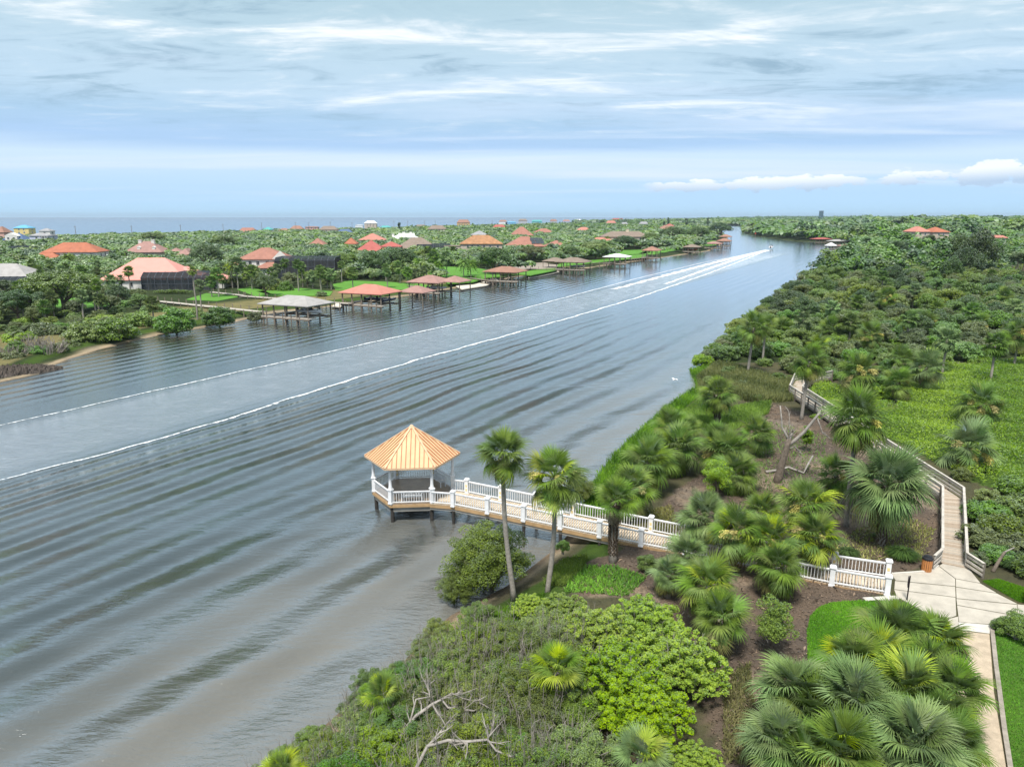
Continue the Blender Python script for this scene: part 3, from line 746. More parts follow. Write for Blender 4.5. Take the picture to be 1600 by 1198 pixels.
# ------------------------------------------------------------------ white walkway
wk = thing('walkway', 'white railed walkway with tan boards from the plaza to the gazebo', 'walkway', (0, 0, 0))
near = [(-6.6,53.45),(-4.7,53.1)]; far = [(-4.95,56.1),(-3.75,55.75)]
nd = [(-4.7,53.1),(-1.9,51.75),(.9,50.35),(3.6,48.98),(6.35,47.6),(9.1,46.2),(11.9,44.85),(14.65,43.5),(17.4,42.1),(20.15,40.75),(23.05,39.6)]
fd = [(-3.75,55.75),(-.9,54.25),(1.9,52.8),(4.7,51.3),(7.45,49.85),(10.2,48.35),(12.95,46.95),(15.7,45.5),(18.4,44.05),(21.1,42.65),(24.1,41.6)]
bi = 0
NB = 190
def lerp2(P, s):
    k = min(int(s*(len(P)-1)), len(P)-2); f = s*(len(P)-1)-k
    return (P[k][0]+(P[k+1][0]-P[k][0])*f, P[k][1]+(P[k+1][1]-P[k][1])*f)
PL = MB().box((0,0,0), (2.0, .135, .04))
plm = [PL.mesh('plank', m_) for m_ in M_PLANKS]
dz_ = lambda s: DZ-.12*s
NDf, FDf = [near[0]]+nd, [(-5.0,56.3)]+fd
for i in range(NB):
    s = (i+.5)/NB; a, b = lerp2(NDf, s), lerp2(FDf, s)
    L = math.dist(a, b)+.1
    o = link('plank', plm[rnd.randrange(3)], wk, ((a[0]+b[0])/2, (a[1]+b[1])/2, dz_(s)-.02), math.atan2(b[1]-a[1], b[0]-a[0]))
    o.scale = (L/2.0, (31.5/NB)/.16, 1)
for P in (NDf, FDf):
    for i in range(len(P)-1):
        a, b = P[i], P[i+1]; za, zb = dz_(i/(len(P)-1)), dz_((i+1)/(len(P)-1))
        MB().beam((a[0],a[1],za-.19), (b[0],b[1],zb-.19), .09, .28).build('fascia_board', M_FASC, wk)
        MB().beam((a[0],a[1]+.1,za-.44), (b[0],b[1]+.1,zb-.44), .14, .2).build('stringer', M_BEAMG, wk)
rail_panel(wk, near[0], near[1], DZ, 8)
rail_panel(wk, far[0], far[1], DZ, 6)
for i in range(11):
    z = dz_(i/10)
    d = Vector((nd[min(i+1,10)][0]-nd[max(i-1,0)][0], nd[min(i+1,10)][1]-nd[max(i-1,0)][1])); rz = math.atan2(d.y, d.x)
    post_parts(wk, nd[i][0], nd[i][1], z-.12, rz, 0, 1.25)
    post_parts(wk, fd[i][0], fd[i][1], z-.12, rz, 2, 1.25, (0, -1))
    if i < 10:
        rail_panel(wk, nd[i], nd[i+1], z, 14, dz=-.012); rail_panel(wk, fd[i], fd[i+1], z, 14, dz=-.012)
    if i < 9:
        for P in (nd, fd):
            MB().cyl((P[i][0],P[i][1],-1.2), (P[i][0],P[i][1],z-.5), .13, .12, 8).build('pile', M_PILE, wk)
        MB().beam((nd[i][0],nd[i][1],z-.6), (fd[i][0],fd[i][1],z-.6), .12, .22).build('cross_beam', M_BEAMG, wk)

# ------------------------------------------------------------------ weathered boardwalk
M_GREYW = [mat('grey_plank_%s' % s, c, .85, .25, 2.5, .3, 20) for s, c in (('pale', (.52,.44,.35)), ('silver', (.46,.41,.34)), ('brown', (.42,.34,.26)))]
M_RAILW = mat('grey_rail', (.56,.52,.46), .85, .3, 2, .3, 15)
M_POSTW = mat('grey_post', (.20,.175,.145), .9, .35, 2, .3, 15)
bwk = thing('boardwalk', 'weathered grey timber boardwalk bending away through the palms from the plaza', 'boardwalk', (0, 0, 0))
LP_ = [(28.75,43.65),(34.75,53.9),(35.45,70.),(35.75,88.9),(39.0,95.6),(44,99)]
RP_ = [(29.95,42.95),(36.25,53.6),(36.5,66.),(37.15,88.4),(40.6,94.3),(45,97.5)]
zb = lambda i, f: [1.45,1.85,1.9,1.95,2.0,2.0][i]*(1-f)+[1.45,1.85,1.9,1.95,2.0,2.0][i+1]*f
gpl = [MB().box((0,0,0), (1.0,.17,.045)).mesh('plank', m_) for m_ in M_GREYW]
for i in range(5):
    La, Lb, Ra, Rb = LP_[i], LP_[i+1], RP_[i], RP_[i+1]
    n = int((math.dist(La, Lb)+math.dist(Ra, Rb))/2/.215)
    for k in range(n):
        f = (k+.5)/n
        a = (La[0]+(Lb[0]-La[0])*f, La[1]+(Lb[1]-La[1])*f); b = (Ra[0]+(Rb[0]-Ra[0])*f, Ra[1]+(Rb[1]-Ra[1])*f)
        o = link('plank', gpl[rnd.randrange(3)], bwk, ((a[0]+b[0])/2, (a[1]+b[1])/2, zb(i, f)+rnd.uniform(-.006,.006)), math.atan2(b[1]-a[1], b[0]-a[0])+rnd.uniform(-.006,.006))
        o.scale = (math.dist(a, b)-.05, 1.18, 1)
def grey_rail(A, B, za, zb_, side):
    A = Vector((A[0],A[1],za)); B = Vector((B[0],B[1],zb_)); d = (B-A).normalized()
    MB().beam(A+Vector((0,0,1.08)), B+Vector((0,0,1.08)), .17, .045).build('rail_cap', M_RAILW, bwk)
    for h in (.25, .55, .87): MB().beam(A+Vector((0,0,h)), B+Vector((0,0,h)), .045, .15).build('rail_board', M_RAILW, bwk)
    n = max(1, int(round((B-A).length/2.2))); off = Vector((-d.y, d.x, 0))*side*.075
    for k in range(n+1):
        p = A.lerp(B, k/n)+off; p -= (d*.06 if k == n else -d*.06 if k == 0 else d*0)
        MB().box((0,0,.25), (.13,.13,1.5+.05)).build('post', M_POSTW, bwk, (p.x, p.y, p.z+.02), math.atan2(d.y, d.x))
for P, sd in ((LP_, 1), (RP_, -1)):
    for i in range(5): grey_rail(P[i], P[i+1], zb(i, 0), zb(i, 1), sd)
    for i in range(5): MB().beam((P[i][0],P[i][1],zb(i,0)-.15), (P[i+1][0],P[i+1][1],zb(i,1)-.15), .08, .22).build('stringer', M_POSTW, bwk)
grey_rail((27.65,42.65), (28.72,43.6), 1.42, 1.45, 1)
grey_rail((30.15,41.55), (29.97,42.9), 1.42, 1.45, -1)

# ------------------------------------------------------------------ bin and sign
bx_, by_ = at(1447, 891, 1.42)
tb = thing('litter_bin', 'round litter bin with orange brown slats and a black lid beside the boardwalk', 'litter bin', (bx_, by_, 1.42))
M_SLAT = mat('bin_slat', (.50,.21,.07), .6, .2, 3); M_BLACK = mat('black_plastic', (.015,.015,.018), .4)
MB().tube([(0,0,.02),(0,0,.80)], [.26,.26], 16).build('liner', M_BLACK, tb)
for k in range(16):
    a = k*math.pi/8; MB().box((0,0,0), (.035,.088,.80)).build('slat', M_SLAT, tb, (.29*math.cos(a), .29*math.sin(a), .42), a)
MB().tube([(0,0,.82),(0,0,.90),(0,0,.92),(0,0,1.02),(0,0,1.07)], [.33,.34,.29,.25,.10], 20).build('lid', M_BLACK, tb)
MB().tube([(0,0,.955),(0,0,.975)], [.285,.28], 16).build('lid_ring', mat('dark_grey_metal', (.08,.08,.09), .4), tb)
sx_, sy_ = at(1417, 937, 1.42)
sg = thing('signpost', 'thin black signpost with a narrow dark board at the edge of the plaza', 'sign', (sx_, sy_, 1.42), math.radians(62))
MB().box((0,0,.8), (.07,.07,1.6)).build('post', M_BLACK, sg)
MB().box((.0,.06,1.2), (.42,.035,.58)).build('sign_board', mat('sign_board', (.03,.022,.03), .5), sg)
MB().box((.0,.0805,1.2), (.34,.006,.48)).build('sign_face', mat('sign_face', (.05,.045,.05), .5), sg)

# ------------------------------------------------------------------ fan palms near the camera (every frond a part)
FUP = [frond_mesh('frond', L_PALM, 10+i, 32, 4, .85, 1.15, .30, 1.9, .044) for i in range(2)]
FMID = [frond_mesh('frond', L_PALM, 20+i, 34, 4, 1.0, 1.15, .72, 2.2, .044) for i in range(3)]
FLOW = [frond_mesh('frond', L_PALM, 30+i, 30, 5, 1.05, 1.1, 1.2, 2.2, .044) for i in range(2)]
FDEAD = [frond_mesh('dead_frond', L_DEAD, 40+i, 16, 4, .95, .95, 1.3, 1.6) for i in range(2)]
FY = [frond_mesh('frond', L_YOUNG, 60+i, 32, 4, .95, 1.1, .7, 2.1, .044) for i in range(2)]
def recol(ml, m):
    out = []
    for a in ml:
        b = a.copy(); b.materials[0] = m; out.append(b)
    return out
BUP, BMID, BLOW = recol(FUP, L_PALMB), recol(FMID, L_PALMB), recol(FLOW, L_PALMB)
FOLD = recol(FLOW, L_OLD)
def bloom_mesh():
    rg = np.random.default_rng(5); C = []; 
    for k in range(26):
        a = rg.uniform(-.5, .5); b = rg.uniform(-.35, .35); L = rg.uniform(.35, .7)
        for s in np.linspace(.1, 1, 26):
            C.append((.75+L*s*math.cos(a), L*s*math.sin(a)+rg.normal()*.02, b*s*.6-.25*s*s+rg.normal()*.02))
    C = np.array(C); N = rg.normal(size=C.shape); N /= np.linalg.norm(N, axis=1, keepdims=True)
    V, Q = cards(C, N, np.full(len(C), .042), rg, .7)
    st = MB().tube([(0,0,0),(.4,0,.08),(.8,0,.05),(1.3,0,-.12)], [.02,.018,.014,.006], 4)
    b = len(V); V = np.concatenate([V, np.array(st.v, dtype=np.float32)]); F4 = [f for f in st.f if len(f) == 4]
    Q = np.concatenate([Q, np.array(F4)+b])
    return raw_mesh('flower_stalk', V, Q, [L_BLOOM], None, np.clip(.5+rg.normal(size=len(V))*.2, 0, 1))
BLOOM = bloom_mesh()
def trunk_mesh(h, lx, ly, r, boots, seed, taper=.78):
    rg = random.Random(seed); mb = MB(); n = max(4, int(h/.5)); P = []; Rr = []
    bendx, bendy = rg.uniform(-.12, .12)*h*.25, rg.uniform(-.12, .12)*h*.25
    for i in range(n+1):
        t = i/n; sw = math.sin(t*math.pi)
        P.append((lx*t+bendx*sw, ly*t+bendy*sw, h*t-(.3 if i == 0 else 0))); Rr.append(r*(1.35 if i == 0 else 1)*(1-(1-taper)*t)*rg.uniform(.96, 1.04))
    mb.tube(P, Rr, 10, 0)
    if boots:
        z = boots[0]*h
        while z < h*boots[1]:
            t = z/h; a0 = rg.uniform(0, 6.28)
            for k in range(7):
                a = a0+k*.9; cx, cy = lx*t+bendx*math.sin(t*math.pi), ly*t+bendy*math.sin(t*math.pi)
                q = Vector((cx+math.cos(a)*r*.85, cy+math.sin(a)*r*.85, z)); e = q+Vector((math.cos(a)*.14, math.sin(a)*.14, .26))
                mb.beam(q, e, .09, .03, 1, up=(math.cos(a), math.sin(a), 0))
            z += .11
    # stubs under the crown
    for k in range(22):
        a = k*2.4; z = h*.97-k*.03
        t = z/h; q = Vector((lx*t+math.cos(a)*r*.6, ly*t+math.sin(a)*r*.6, z)); mb.beam(q, q+Vector((math.cos(a)*.22, math.sin(a)*.22, .2)), .07, .03, 1, up=(math.cos(a), math.sin(a), 0))
    return mb.mesh('trunk', [M_PBARK, M_BOOT], True)
PALMN = [0]
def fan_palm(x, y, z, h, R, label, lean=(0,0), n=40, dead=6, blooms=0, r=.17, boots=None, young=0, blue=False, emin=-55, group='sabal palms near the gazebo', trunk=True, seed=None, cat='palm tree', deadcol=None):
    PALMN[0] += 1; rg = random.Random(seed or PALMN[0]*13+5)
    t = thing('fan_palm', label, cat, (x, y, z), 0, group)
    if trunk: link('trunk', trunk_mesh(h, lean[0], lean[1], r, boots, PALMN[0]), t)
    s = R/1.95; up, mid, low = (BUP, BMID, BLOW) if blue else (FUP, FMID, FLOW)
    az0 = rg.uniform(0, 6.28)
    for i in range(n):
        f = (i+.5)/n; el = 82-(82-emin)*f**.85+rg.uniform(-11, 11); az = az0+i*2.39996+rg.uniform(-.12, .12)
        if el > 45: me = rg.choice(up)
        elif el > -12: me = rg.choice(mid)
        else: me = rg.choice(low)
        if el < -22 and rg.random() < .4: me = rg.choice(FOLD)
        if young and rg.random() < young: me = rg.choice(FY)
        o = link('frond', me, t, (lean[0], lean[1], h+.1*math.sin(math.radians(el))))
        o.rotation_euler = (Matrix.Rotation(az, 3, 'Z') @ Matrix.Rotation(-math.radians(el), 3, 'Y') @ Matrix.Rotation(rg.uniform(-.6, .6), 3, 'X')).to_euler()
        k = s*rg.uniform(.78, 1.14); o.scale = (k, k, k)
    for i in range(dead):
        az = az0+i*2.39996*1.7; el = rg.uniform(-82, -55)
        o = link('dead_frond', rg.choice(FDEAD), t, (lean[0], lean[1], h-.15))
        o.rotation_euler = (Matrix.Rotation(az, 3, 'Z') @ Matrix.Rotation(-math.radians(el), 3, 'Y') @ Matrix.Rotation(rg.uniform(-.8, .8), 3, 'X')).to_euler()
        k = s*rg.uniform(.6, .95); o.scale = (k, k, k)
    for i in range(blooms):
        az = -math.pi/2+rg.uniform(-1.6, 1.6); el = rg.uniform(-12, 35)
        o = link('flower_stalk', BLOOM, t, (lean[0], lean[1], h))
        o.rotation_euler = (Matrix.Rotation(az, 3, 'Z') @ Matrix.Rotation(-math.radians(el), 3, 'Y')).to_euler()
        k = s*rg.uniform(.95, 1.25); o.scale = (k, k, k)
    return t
def palm_px(bx, by, cx, cy, rpx, label, gz_=1.4, **kw):
    """trunk foot and crown centre both read from the photograph"""
    x, y = at(bx, by, gz_); h = .5
    while proj(x, y, gz_+h)[1] > cy and h < 14: h += .1
    d = y*math.cos(TH)-(gz_+h-H)*math.sin(TH)
    return fan_palm(x, y, gz_, h, rpx*d/F, label, lean=((cx-800)/F*d-x, kw.pop('ly', 0)), **kw)
def crown_px(cx, cy, h, rpx, label, gz_=1.4, **kw):
    x, y = at(cx, cy, gz_+h); d = y*math.cos(TH)-(gz_+h-H)*math.sin(TH)
    return fan_palm(x, y, gz_, h, rpx*d/F, label, **kw)

palm_px(803, 932, 786, 712, 43, 'tall slender fan palm nearest the gazebo, its trunk crossing the white railing', gz_=1.0, dead=5, r=.17, n=46)
palm_px(855, 925, 866, 748, 52, 'tall fan palm with yellow flower stalks, second from the gazebo', gz_=1.1, blooms=4, dead=6, r=.17, n=42, young=.1)
palm_px(958, 877, 962, 785, 38, 'short fan palm with a rough trunk and brown fronds in front of the walkway', gz_=1.3, dead=22, r=.25, boots=(.1,1), n=24, emin=0)
palm_px(1322, 822, 1340, 655, 52, 'tall leaning fan palm standing over the mulch bed inside the boardwalk bend', dead=10, blooms=1, n=52, r=.19)
palm_px(1376, 852, 1386, 760, 64, 'broad fan palm with a full skirt of grey dead fronds inside the boardwalk bend', dead=26, n=60, r=.3, boots=(.0,1), blue=True)
crown_px(1306, 742, 2.6, 34, 'low dark fan palm behind the trunk of the tall leaning one', blooms=1, dead=8, n=34)
palm_px(1252, 655, 1265, 565, 31, 'fan palm with a leaning pale trunk at the far bend of the boardwalk', dead=8, n=40, r=.2)
palm_px(1122, 666, 1120, 617, 31, 'stout fan palm with a rough trunk between the marsh grass and the river', dead=8, r=.3, boots=(.0,1), n=42)
palm_px(1168, 584, 1178, 512, 26, 'tall palm at the river edge beyond the marsh grass', dead=6, n=36, r=.2)
crown_px(1196, 508, 6.2, 20, 'smaller palm crown just inland of the tall riverside palm', n=28, dead=4)
GM = 'fan palms in the marsh beyond the boardwalk'
for cx, cy, h, r, lb, kw in [
  (1342,582,2.8,36,'wide fan palm with pale yellow flower stalks beside the boardwalk, left of the marsh',dict(blooms=6)),
  (1404,598,2.4,27,'small round fan palm between two larger ones at the marsh edge',dict(blooms=1,dead=10)),
  (1448,574,3.2,31,'dark green fan palm on a short trunk at the left edge of the green marsh',dict(blue=True,dead=8)),
  (1533,632,2.2,38,'fan palm with pale flower stalks standing alone in the green marsh',dict(blooms=5,dead=10)),
  (1513,700,1.9,48,'large fan palm nearest the boardwalk corner in the green marsh',dict(blue=True,blooms=3,dead=10)),
  (1362,523,3.8,22,'fan palm with yellow flower stalks rising from the shrubs behind the marsh',dict(blooms=5)),
  (1278,538,3.0,18,'small fan palm with yellowish fronds above the far end of the boardwalk',dict(young=.3)),
  (1298,514,3.2,21,'fan palm with brown dead fronds in the shrubs left of the flowering one',dict(dead=14)),
  (1222,512,3.0,19,'brownish fan palm in the bright shrubs near the river',dict(dead=14)),
  (1592,522,5.0,26,'fan palm with yellow flower stalks and a leaning bare trunk at the right edge',dict(blooms=6)),
  (1570,462,5.0,15,'distant fan palm with brown skirt in the scrub at the upper right',dict(dead=10)),
  (1385,465,5.0,18,'fan palm with pale flower stalks and a pale trunk high in the scrub',dict(blooms=5)),
  (1410,560,2.6,22,'fan palm with drooping brown fronds behind the small round one',dict(dead=14)),
  (1448,505,3.0,20,'fan palm half hidden by shrubs behind the marsh, tan stalks showing',dict(blooms=4,dead=8)),
  (1530,505,3.0,18,'low fan palm with tan stalks in the thicket right of the marsh',dict(blooms=4)),
  (1500,450,4.5,13,'faint fan palm crown in the grey green scrub',dict())]:
    crown_px(cx, cy, h, r, lb, n=34, group=GM, **kw)
GL = 'fan palms between the mulch bed and the river'
for cx, cy, h, r, lb, kw in [
  (985,765,2.4,44,'bushy fan palm nearest the walkway on the river side of the mulch',dict(dead=12,blooms=1)),
  (1012,722,2.7,44,'tall crowned fan palm in the riverside clump, one row behind the nearest',dict(dead=8)),
  (1058,700,2.4,42,'fan palm with arching fronds on the inland side of the riverside clump',dict(dead=12)),
  (1048,668,2.6,32,'dark topped fan palm at the back of the riverside clump',dict(dead=5,blooms=1)),
  (1075,672,2.0,26,'small fan palm behind the riverside clump with dead fronds',dict(dead=10)),
  (1135,708,2.4,44,'fan palm with yellow flowers beside the small lime coloured tree',dict(blooms=3,dead=8)),
  (1150,740,1.6,36,'low fan palm right of the lime coloured tree',dict(dead=6)),
  (1182,678,2.2,30,'fan palm with a pale skirt left of the dead tree',dict(dead=14)),
  (1120,690,1.8,30,'fan palm partly hidden behind the flowering one near the marsh grass',dict(young=.1))]:
    crown_px(cx, cy, h, r, lb, n=42, group=GL, dead=kw.pop('dead', 2)+5, **kw)
GCC = 'fan palms overhanging the walkway'
for cx, cy, h, r, lb, kw in [
  (1100,808,2.7,42,'fan palm hiding the middle of the white railing',dict(blue=True)),
  (1150,830,2.9,46,'fan palm with lime yellow flower heads over the walkway',dict(blooms=5,young=.25)),
  (1205,845,2.7,46,'yellow green fan palm at the centre of the walkway clump',dict(young=.35,blooms=6)),
  (1190,800,3.0,34,'fan palm at the back of the walkway clump beside the mulch',dict(young=.1)),
  (1262,790,3.3,48,'pale green fan palm over the right end of the walkway clump',dict(young=.25,blooms=2)),
  (1275,838,2.6,44,'fan palm whose drooping fronds hang over the right railing',dict(blooms=4,young=.2,dead=8)),
  (1215,885,2.2,42,'fan palm with grey dead fronds at the foot of the walkway clump',dict(dead=16)),
  (1075,868,1.9,36,'low fan palm just in front of the walkway',dict(blue=True)),
  (1045,898,1.5,30,'low spreading fan palm beside the bright green bush',dict(blue=True)),
  (1105,915,2.8,52,'bright fresh fan palm between the walkway and the small green shrub',dict(young=.3,dead=10)),
  (1125,965,2.2,44,'fan palm with a pale skirt above the dark mulch',dict(dead=16))]:
    crown_px(cx, cy, h, r, lb, n=44, group=GCC, dead=kw.pop('dead', 2)+5, **kw)
GB = 'big fan palms of the corner clump'
for cx, cy, h, r, lb, kw in [
  (1400,990,2.0,60,'big fan palm at the top of the corner clump beside the plaza',dict(young=.06)),
  (1462,1005,1.9,52,'big fan palm of the corner clump touching the sand path',dict(young=.12,blooms=1)),
  (1335,1035,2.1,52,'fan palm of the corner clump leaning over the mown lawn',dict(young=.08)),
  (1240,1082,2.3,62,'blue green fan palm at the left side of the corner clump',dict(blue=True)),
  (1335,1100,2.7,70,'large blue green fan palm in the middle of the corner clump',dict(blue=True)),
  (1420,1080,2.4,62,'fan palm with yellow ribs in the middle of the corner clump',dict(young=.15,dead=8)),
  (1490,1080,2.2,54,'fan palm whose striped fronds hang over the timber kerb',dict(dead=8)),
  (1215,1160,2.3,60,'low fan palm at the bottom left of the corner clump',dict(blue=True)),
  (1315,1180,2.6,70,'fan palm at the bottom of the corner clump with yellowish centre',dict(young=.1,blooms=2)),
  (1430,1165,2.8,74,'very large fan palm at the bottom of the corner clump',dict(blue=True)),
  (1495,1165,2.2,50,'fan palm beside the sand path at the bottom of the corner clump',dict()),
  (1270,1118,1.9,64,'shaded fan palm tucked between the two blue green ones on the left',dict(young=.1)),(1375,1035,1.8,60,'low fan palm filling the gap in the upper corner clump',dict(young=.2)),(1450,1045,1.7,52,'fan palm behind the one with yellow ribs',dict()),
  (1380,1140,1.9,64,'low fan palm between the large central and bottom ones',dict(dead=10)),(1470,1125,2.0,54,'fan palm with brown tips in the right of the corner clump',dict(dead=8)),(1255,1195,2.0,64,'fan palm cut by the bottom edge at the left of the corner clump',dict())]:
    crown_px(cx, cy, h, r, lb, n=48, group=GB, trunk=False, emin=-30, dead=kw.pop('dead', 3), **kw)
crown_px(600, 1088, 1.2, 36, 'lone fan palm tuft among the grey scrub near the water', n=26, dead=4, trunk=False, emin=10, young=.2, group='fan palms in the foreground scrub')
crown_px(870, 1048, 2.6, 48, 'pale yellow green fan palm between the scrub and the bright bush', n=26, dead=6, young=.55, emin=-10, group='fan palms in the foreground scrub')
crown_px(1000, 1185, 2.2, 48, 'silvery fan palm at the bottom edge below the bright bush', n=24, dead=2, young=.2, emin=0, blue=True, group='fan palms in the foreground scrub')
crown_px(440, 1215, 1.6, 40, 'fan palm just showing at the bottom edge near the water', n=24, dead=2, young=.4, emin=0, group='fan palms in the foreground scrub')

# ------------------------------------------------------------------ shrubs and small trees near the camera
def plant(name, label, cat, cm, x, y, z, group=None, limbs=None, twigs=None, rz=0, sc_=(1,1,1), loose=None):
    t = thing(name, label, cat, (x, y, z), rz, group); t.scale = sc_
    if cm: link('crown', cm, t)
    if limbs: link('trunk' if cat == 'tree' else 'branches', limbs, t)
    if twigs: link('twigs', twigs, t)
    return t
def proto(name, m, seed, R, h, ncl, nl, size, zc=None, flat=.6, stems=1, br=.07, mbark=None, **k):
    cmh, cc = crown_mesh('crown', m, seed, R, R, h*flat, zc if zc is not None else h*(1-flat*.9), ncl, nl, size, **k)
    return cmh, limbs_mesh('trunk', mbark or M_BARK, seed, [tuple(c) for c in cc], br, 0, .25, 12, stems=stems, spread=.12*R)
S1 = proto('scrub', L_OAK, 1, 1.75, 2.1, 110, 28000, .036, clump=.17, stems=3, mbark=M_TWIG, hollow=.3, aspect=.42)
S2 = proto('scrub', L_TREE, 2, 1.7, 2.0, 110, 26000, .036, clump=.17, stems=3, mbark=M_TWIG, hollow=.4, aspect=.42)
S3 = proto('lime', L_LIME, 3, 2.5, 2.8, 480, 32000, .05, clump=.085, flat=.62, stems=5, mbark=M_TWIG, low=-.3, hollow=.3, aspect=.7, up=.8, br=.05)
S4 = proto('myrtle', L_OAK, 4, 2.7, 4.2, 170, 52000, .05, zc=1.9, clump=.2, stems=4, hollow=.4, flat=.52, low=-.9)
S5 = proto('fresh', L_GREEN, 5, 1.2, 1.8, 50, 12000, .045, clump=.28, stems=3, mbark=M_TWIG)
def near_to(px, py, LM):
    b = min(LM, key=lambda l: (l[0]-px)**2+((l[1]-py)*1.6)**2); dx, dy = px-b[0], (py-b[1])*1.6; r = math.hypot(dx, dy)
    w_ = ('just ' if r < 45 else 'well ' if r > 110 else '')+(('right of ' if dx > 0 else 'left of ') if abs(dx) > abs(dy) else ('in front of ' if dy > 0 else 'behind '))
    return w_+b[2]
LMF = [(600,1088,'the lone palm tuft'),(690,1100,'the forked bleached branch'),(740,1158,'the arching pale branch'),(870,1048,'the pale yellow green palm'),(660,1010,'the dark stump by the water'),(1000,1185,'the silvery fan palm'),(440,1200,'the palm at the bottom edge'),(805,930,'the tall palm trunks'),(500,1130,'the waterline bend')]
T1 = twig_mesh('twigs', M_TWIG, 1, 1.6, 2.9, 46)
T2 = twig_mesh('twigs', M_TWIG, 2, 1.3, 2.5, 50, .010)
GS = 'grey green scrub bushes of the foreground bank'
pos = []; rgs = random.Random(11); yy = 20.0
cand = []
while yy < 37:
    xx = xr(yy)+1.2
    while xx < xr(yy)+16:
        cand.append((xx+rgs.uniform(-.5, .5), yy+rgs.uniform(-.5, .5))); xx += 1.85
    yy += 1.65
k = 0
for x, y in cand:
    px, py = proj(x, y, 2.6)
    if px > 900 or px < -50 or py > 1330: continue
    if px > 760 and py < 985: continue
    d = (x-xr(y)); s = .55+.55*smooth(.5, 7, d)+rgs.uniform(-.08, .12)
    sp = S1 if rgs.random() < .6 else S2
    k += 1; 
    sz_ = 'low' if s < .75 else 'large' if s > 1.08 else 'medium'
    plant('scrub_bush', '%s %s scrub bush %s' % (sz_, 'olive' if sp is S1 else 'dark green', near_to(px, py, LMF)), 'bush', sp[0], x, y, g_r(x, y)-.1, GS, sp[1],
          (T1 if k % 2 else T2) if rgs.random() < .75 else None, rgs.uniform(0, 6.28), (s*rgs.uniform(.95, 1.15),)*2+(s*rgs.uniform(.9, 1.15),))
for px, py, z, s, lb in [(935,985,2.0,1.0,'bright green bush, upper left lobe of the lime thicket'),(1010,965,2.0,.95,'bright green bush at the top of the lime thicket below the walkway'),
                         (1060,1030,2.0,1.05,'bright green bush reaching right over the dark mulch'),(965,1050,2.2,1.1,'bright green bush in the middle of the lime thicket with bare grey branches'),
                         (1010,1110,1.6,.9,'darker lower bush of the lime thicket'),(880,955,1.2,.7,'small lime bush left of the lime thicket near the palm trunk'),
                         (830,945,.9,.5,'little lime bush at the foot of the tall palms'),(1090,1190,.8,.5,'lime bush at the bottom edge beside the mulch')]:
    x, y = at(px, py, 1.4+z*.8); plant('lime_bush', lb, 'bush', S3[0], x, y, 1.3, 'lime green bushes of the foreground', S3[1], T1 if s > .9 else None, rgs.uniform(0, 6), (s, s, s*.95))
x, y = at(758, 915, .6); plant('wax_myrtle', 'large grey green shrub standing between the gazebo and the tall palms', 'bush', S4[0], x, y+.6, .2, None, S4[1], None, 0, (1.2, 1.1, 1.1))
x, y = at(712, 935, .5); plant('wax_myrtle', 'smaller rounded shrub leaning over the water left of the tall palms', 'bush', S4[0], x, y+.4, .1, None, S4[1], None, 2, (.55,.5,.5))
x, y = at(905, 770, 1); plant('wax_myrtle', 'dark shrub on the shore just behind the walkway', 'bush', S4[0], x, y, .4, None, S4[1], None, 1, (.55,.55,.5))
x, y = at(330, 1200, 1.2); plant('wax_myrtle', 'round bush at the bottom edge standing nearest the water', 'bush', S4[0], x+.4, y-1.4, .1, None, S4[1], None, 4, (.42,.42,.42))
for px, py, s, lb in [(880,850,.5,'low dark shrub under the walkway beside the second palm'),(1012,880,.7,'small bright shrub in front of the walkway right of the short palm'),(1590,985,.9,'dark leafy shrub at the right edge beside the lawn'),
                      (1570,975,.6,'small leafy shrub overhanging the right lawn')]:
    x, y = at(px, py, 1.9); plant('leafy_shrub', lb, 'bush', S5[0], x, y, 1.3, None, S5[1], None, rgs.uniform(0, 6), (s, s, s))
def cypress(px, py, hpx, lb, m, seed, w=.36):
    x, y = at(px, py, 1.4); h = hpx*mpp(px, py, 1.4)/.9
    cm, cc = crown_mesh('crown', m, seed, h*w, h*w, h*.42, h*.58, 46, 9000, .05, clump=.33, low=-.9, hollow=.2, up=.2)
    plant('young_tree', lb, 'tree', cm, x, y, 1.4, 'young light green trees', limbs_mesh('trunk', M_BARK, seed, [tuple(c) for c in cc], .05, 0, .5, 14))
cypress(1118, 782, 66, 'small lime coloured tree on the mulch beside the riverside palms', L_LIME, 71)
cypress(1206, 1022, 92, 'small feathery green tree on the dark mulch left of the lawn', L_GREEN, 72)
cypress(1259, 706, 42, 'little green sapling behind the dead tree', L_LIME, 73, .24)
# grass like tufts
def tuft(px, py, r, h, n, m, lb, seed, name='lilyturf', cat='plant', z=1.4, grp=None, wd=.035):
    x, y = at(px, py, z); rg = np.random.default_rng(seed); V = []; S = []
    for i in range(n):
        a = rg.uniform(0, 6.283); q = rg.random()**.6; L = h*rg.uniform(.7, 1.15); out = r*q
        sx, sy = math.cos(a), math.sin(a); w_ = wd; p = [(sx*out*.25, sy*out*.25, 0), (sx*out*.6, sy*out*.6, L*.75), (sx*out*1.05, sy*out*1.05, L*(.9-.45*q))]
        sh = rg.uniform(.1, 1)
        for j in range(2):
            A, B = p[j], p[j+1]; w0, w1 = w_*(1-.3*j), w_*(.7 if j == 0 else .1)
            V += [(A[0]-sy*w0, A[1]+sx*w0, A[2]), (A[0]+sy*w0, A[1]-sx*w0, A[2]), (B[0]+sy*w1, B[1]-sx*w1, B[2]), (B[0]-sy*w1, B[1]+sx*w1, B[2])]; S += [sh]*4
    me = raw_mesh('blades', np.array(V), np.arange(len(V)).reshape(-1, 4), [m], None, S)
    t = thing(name, lb, cat, (x, y, z), 0, grp); link('blades', me, t); return t
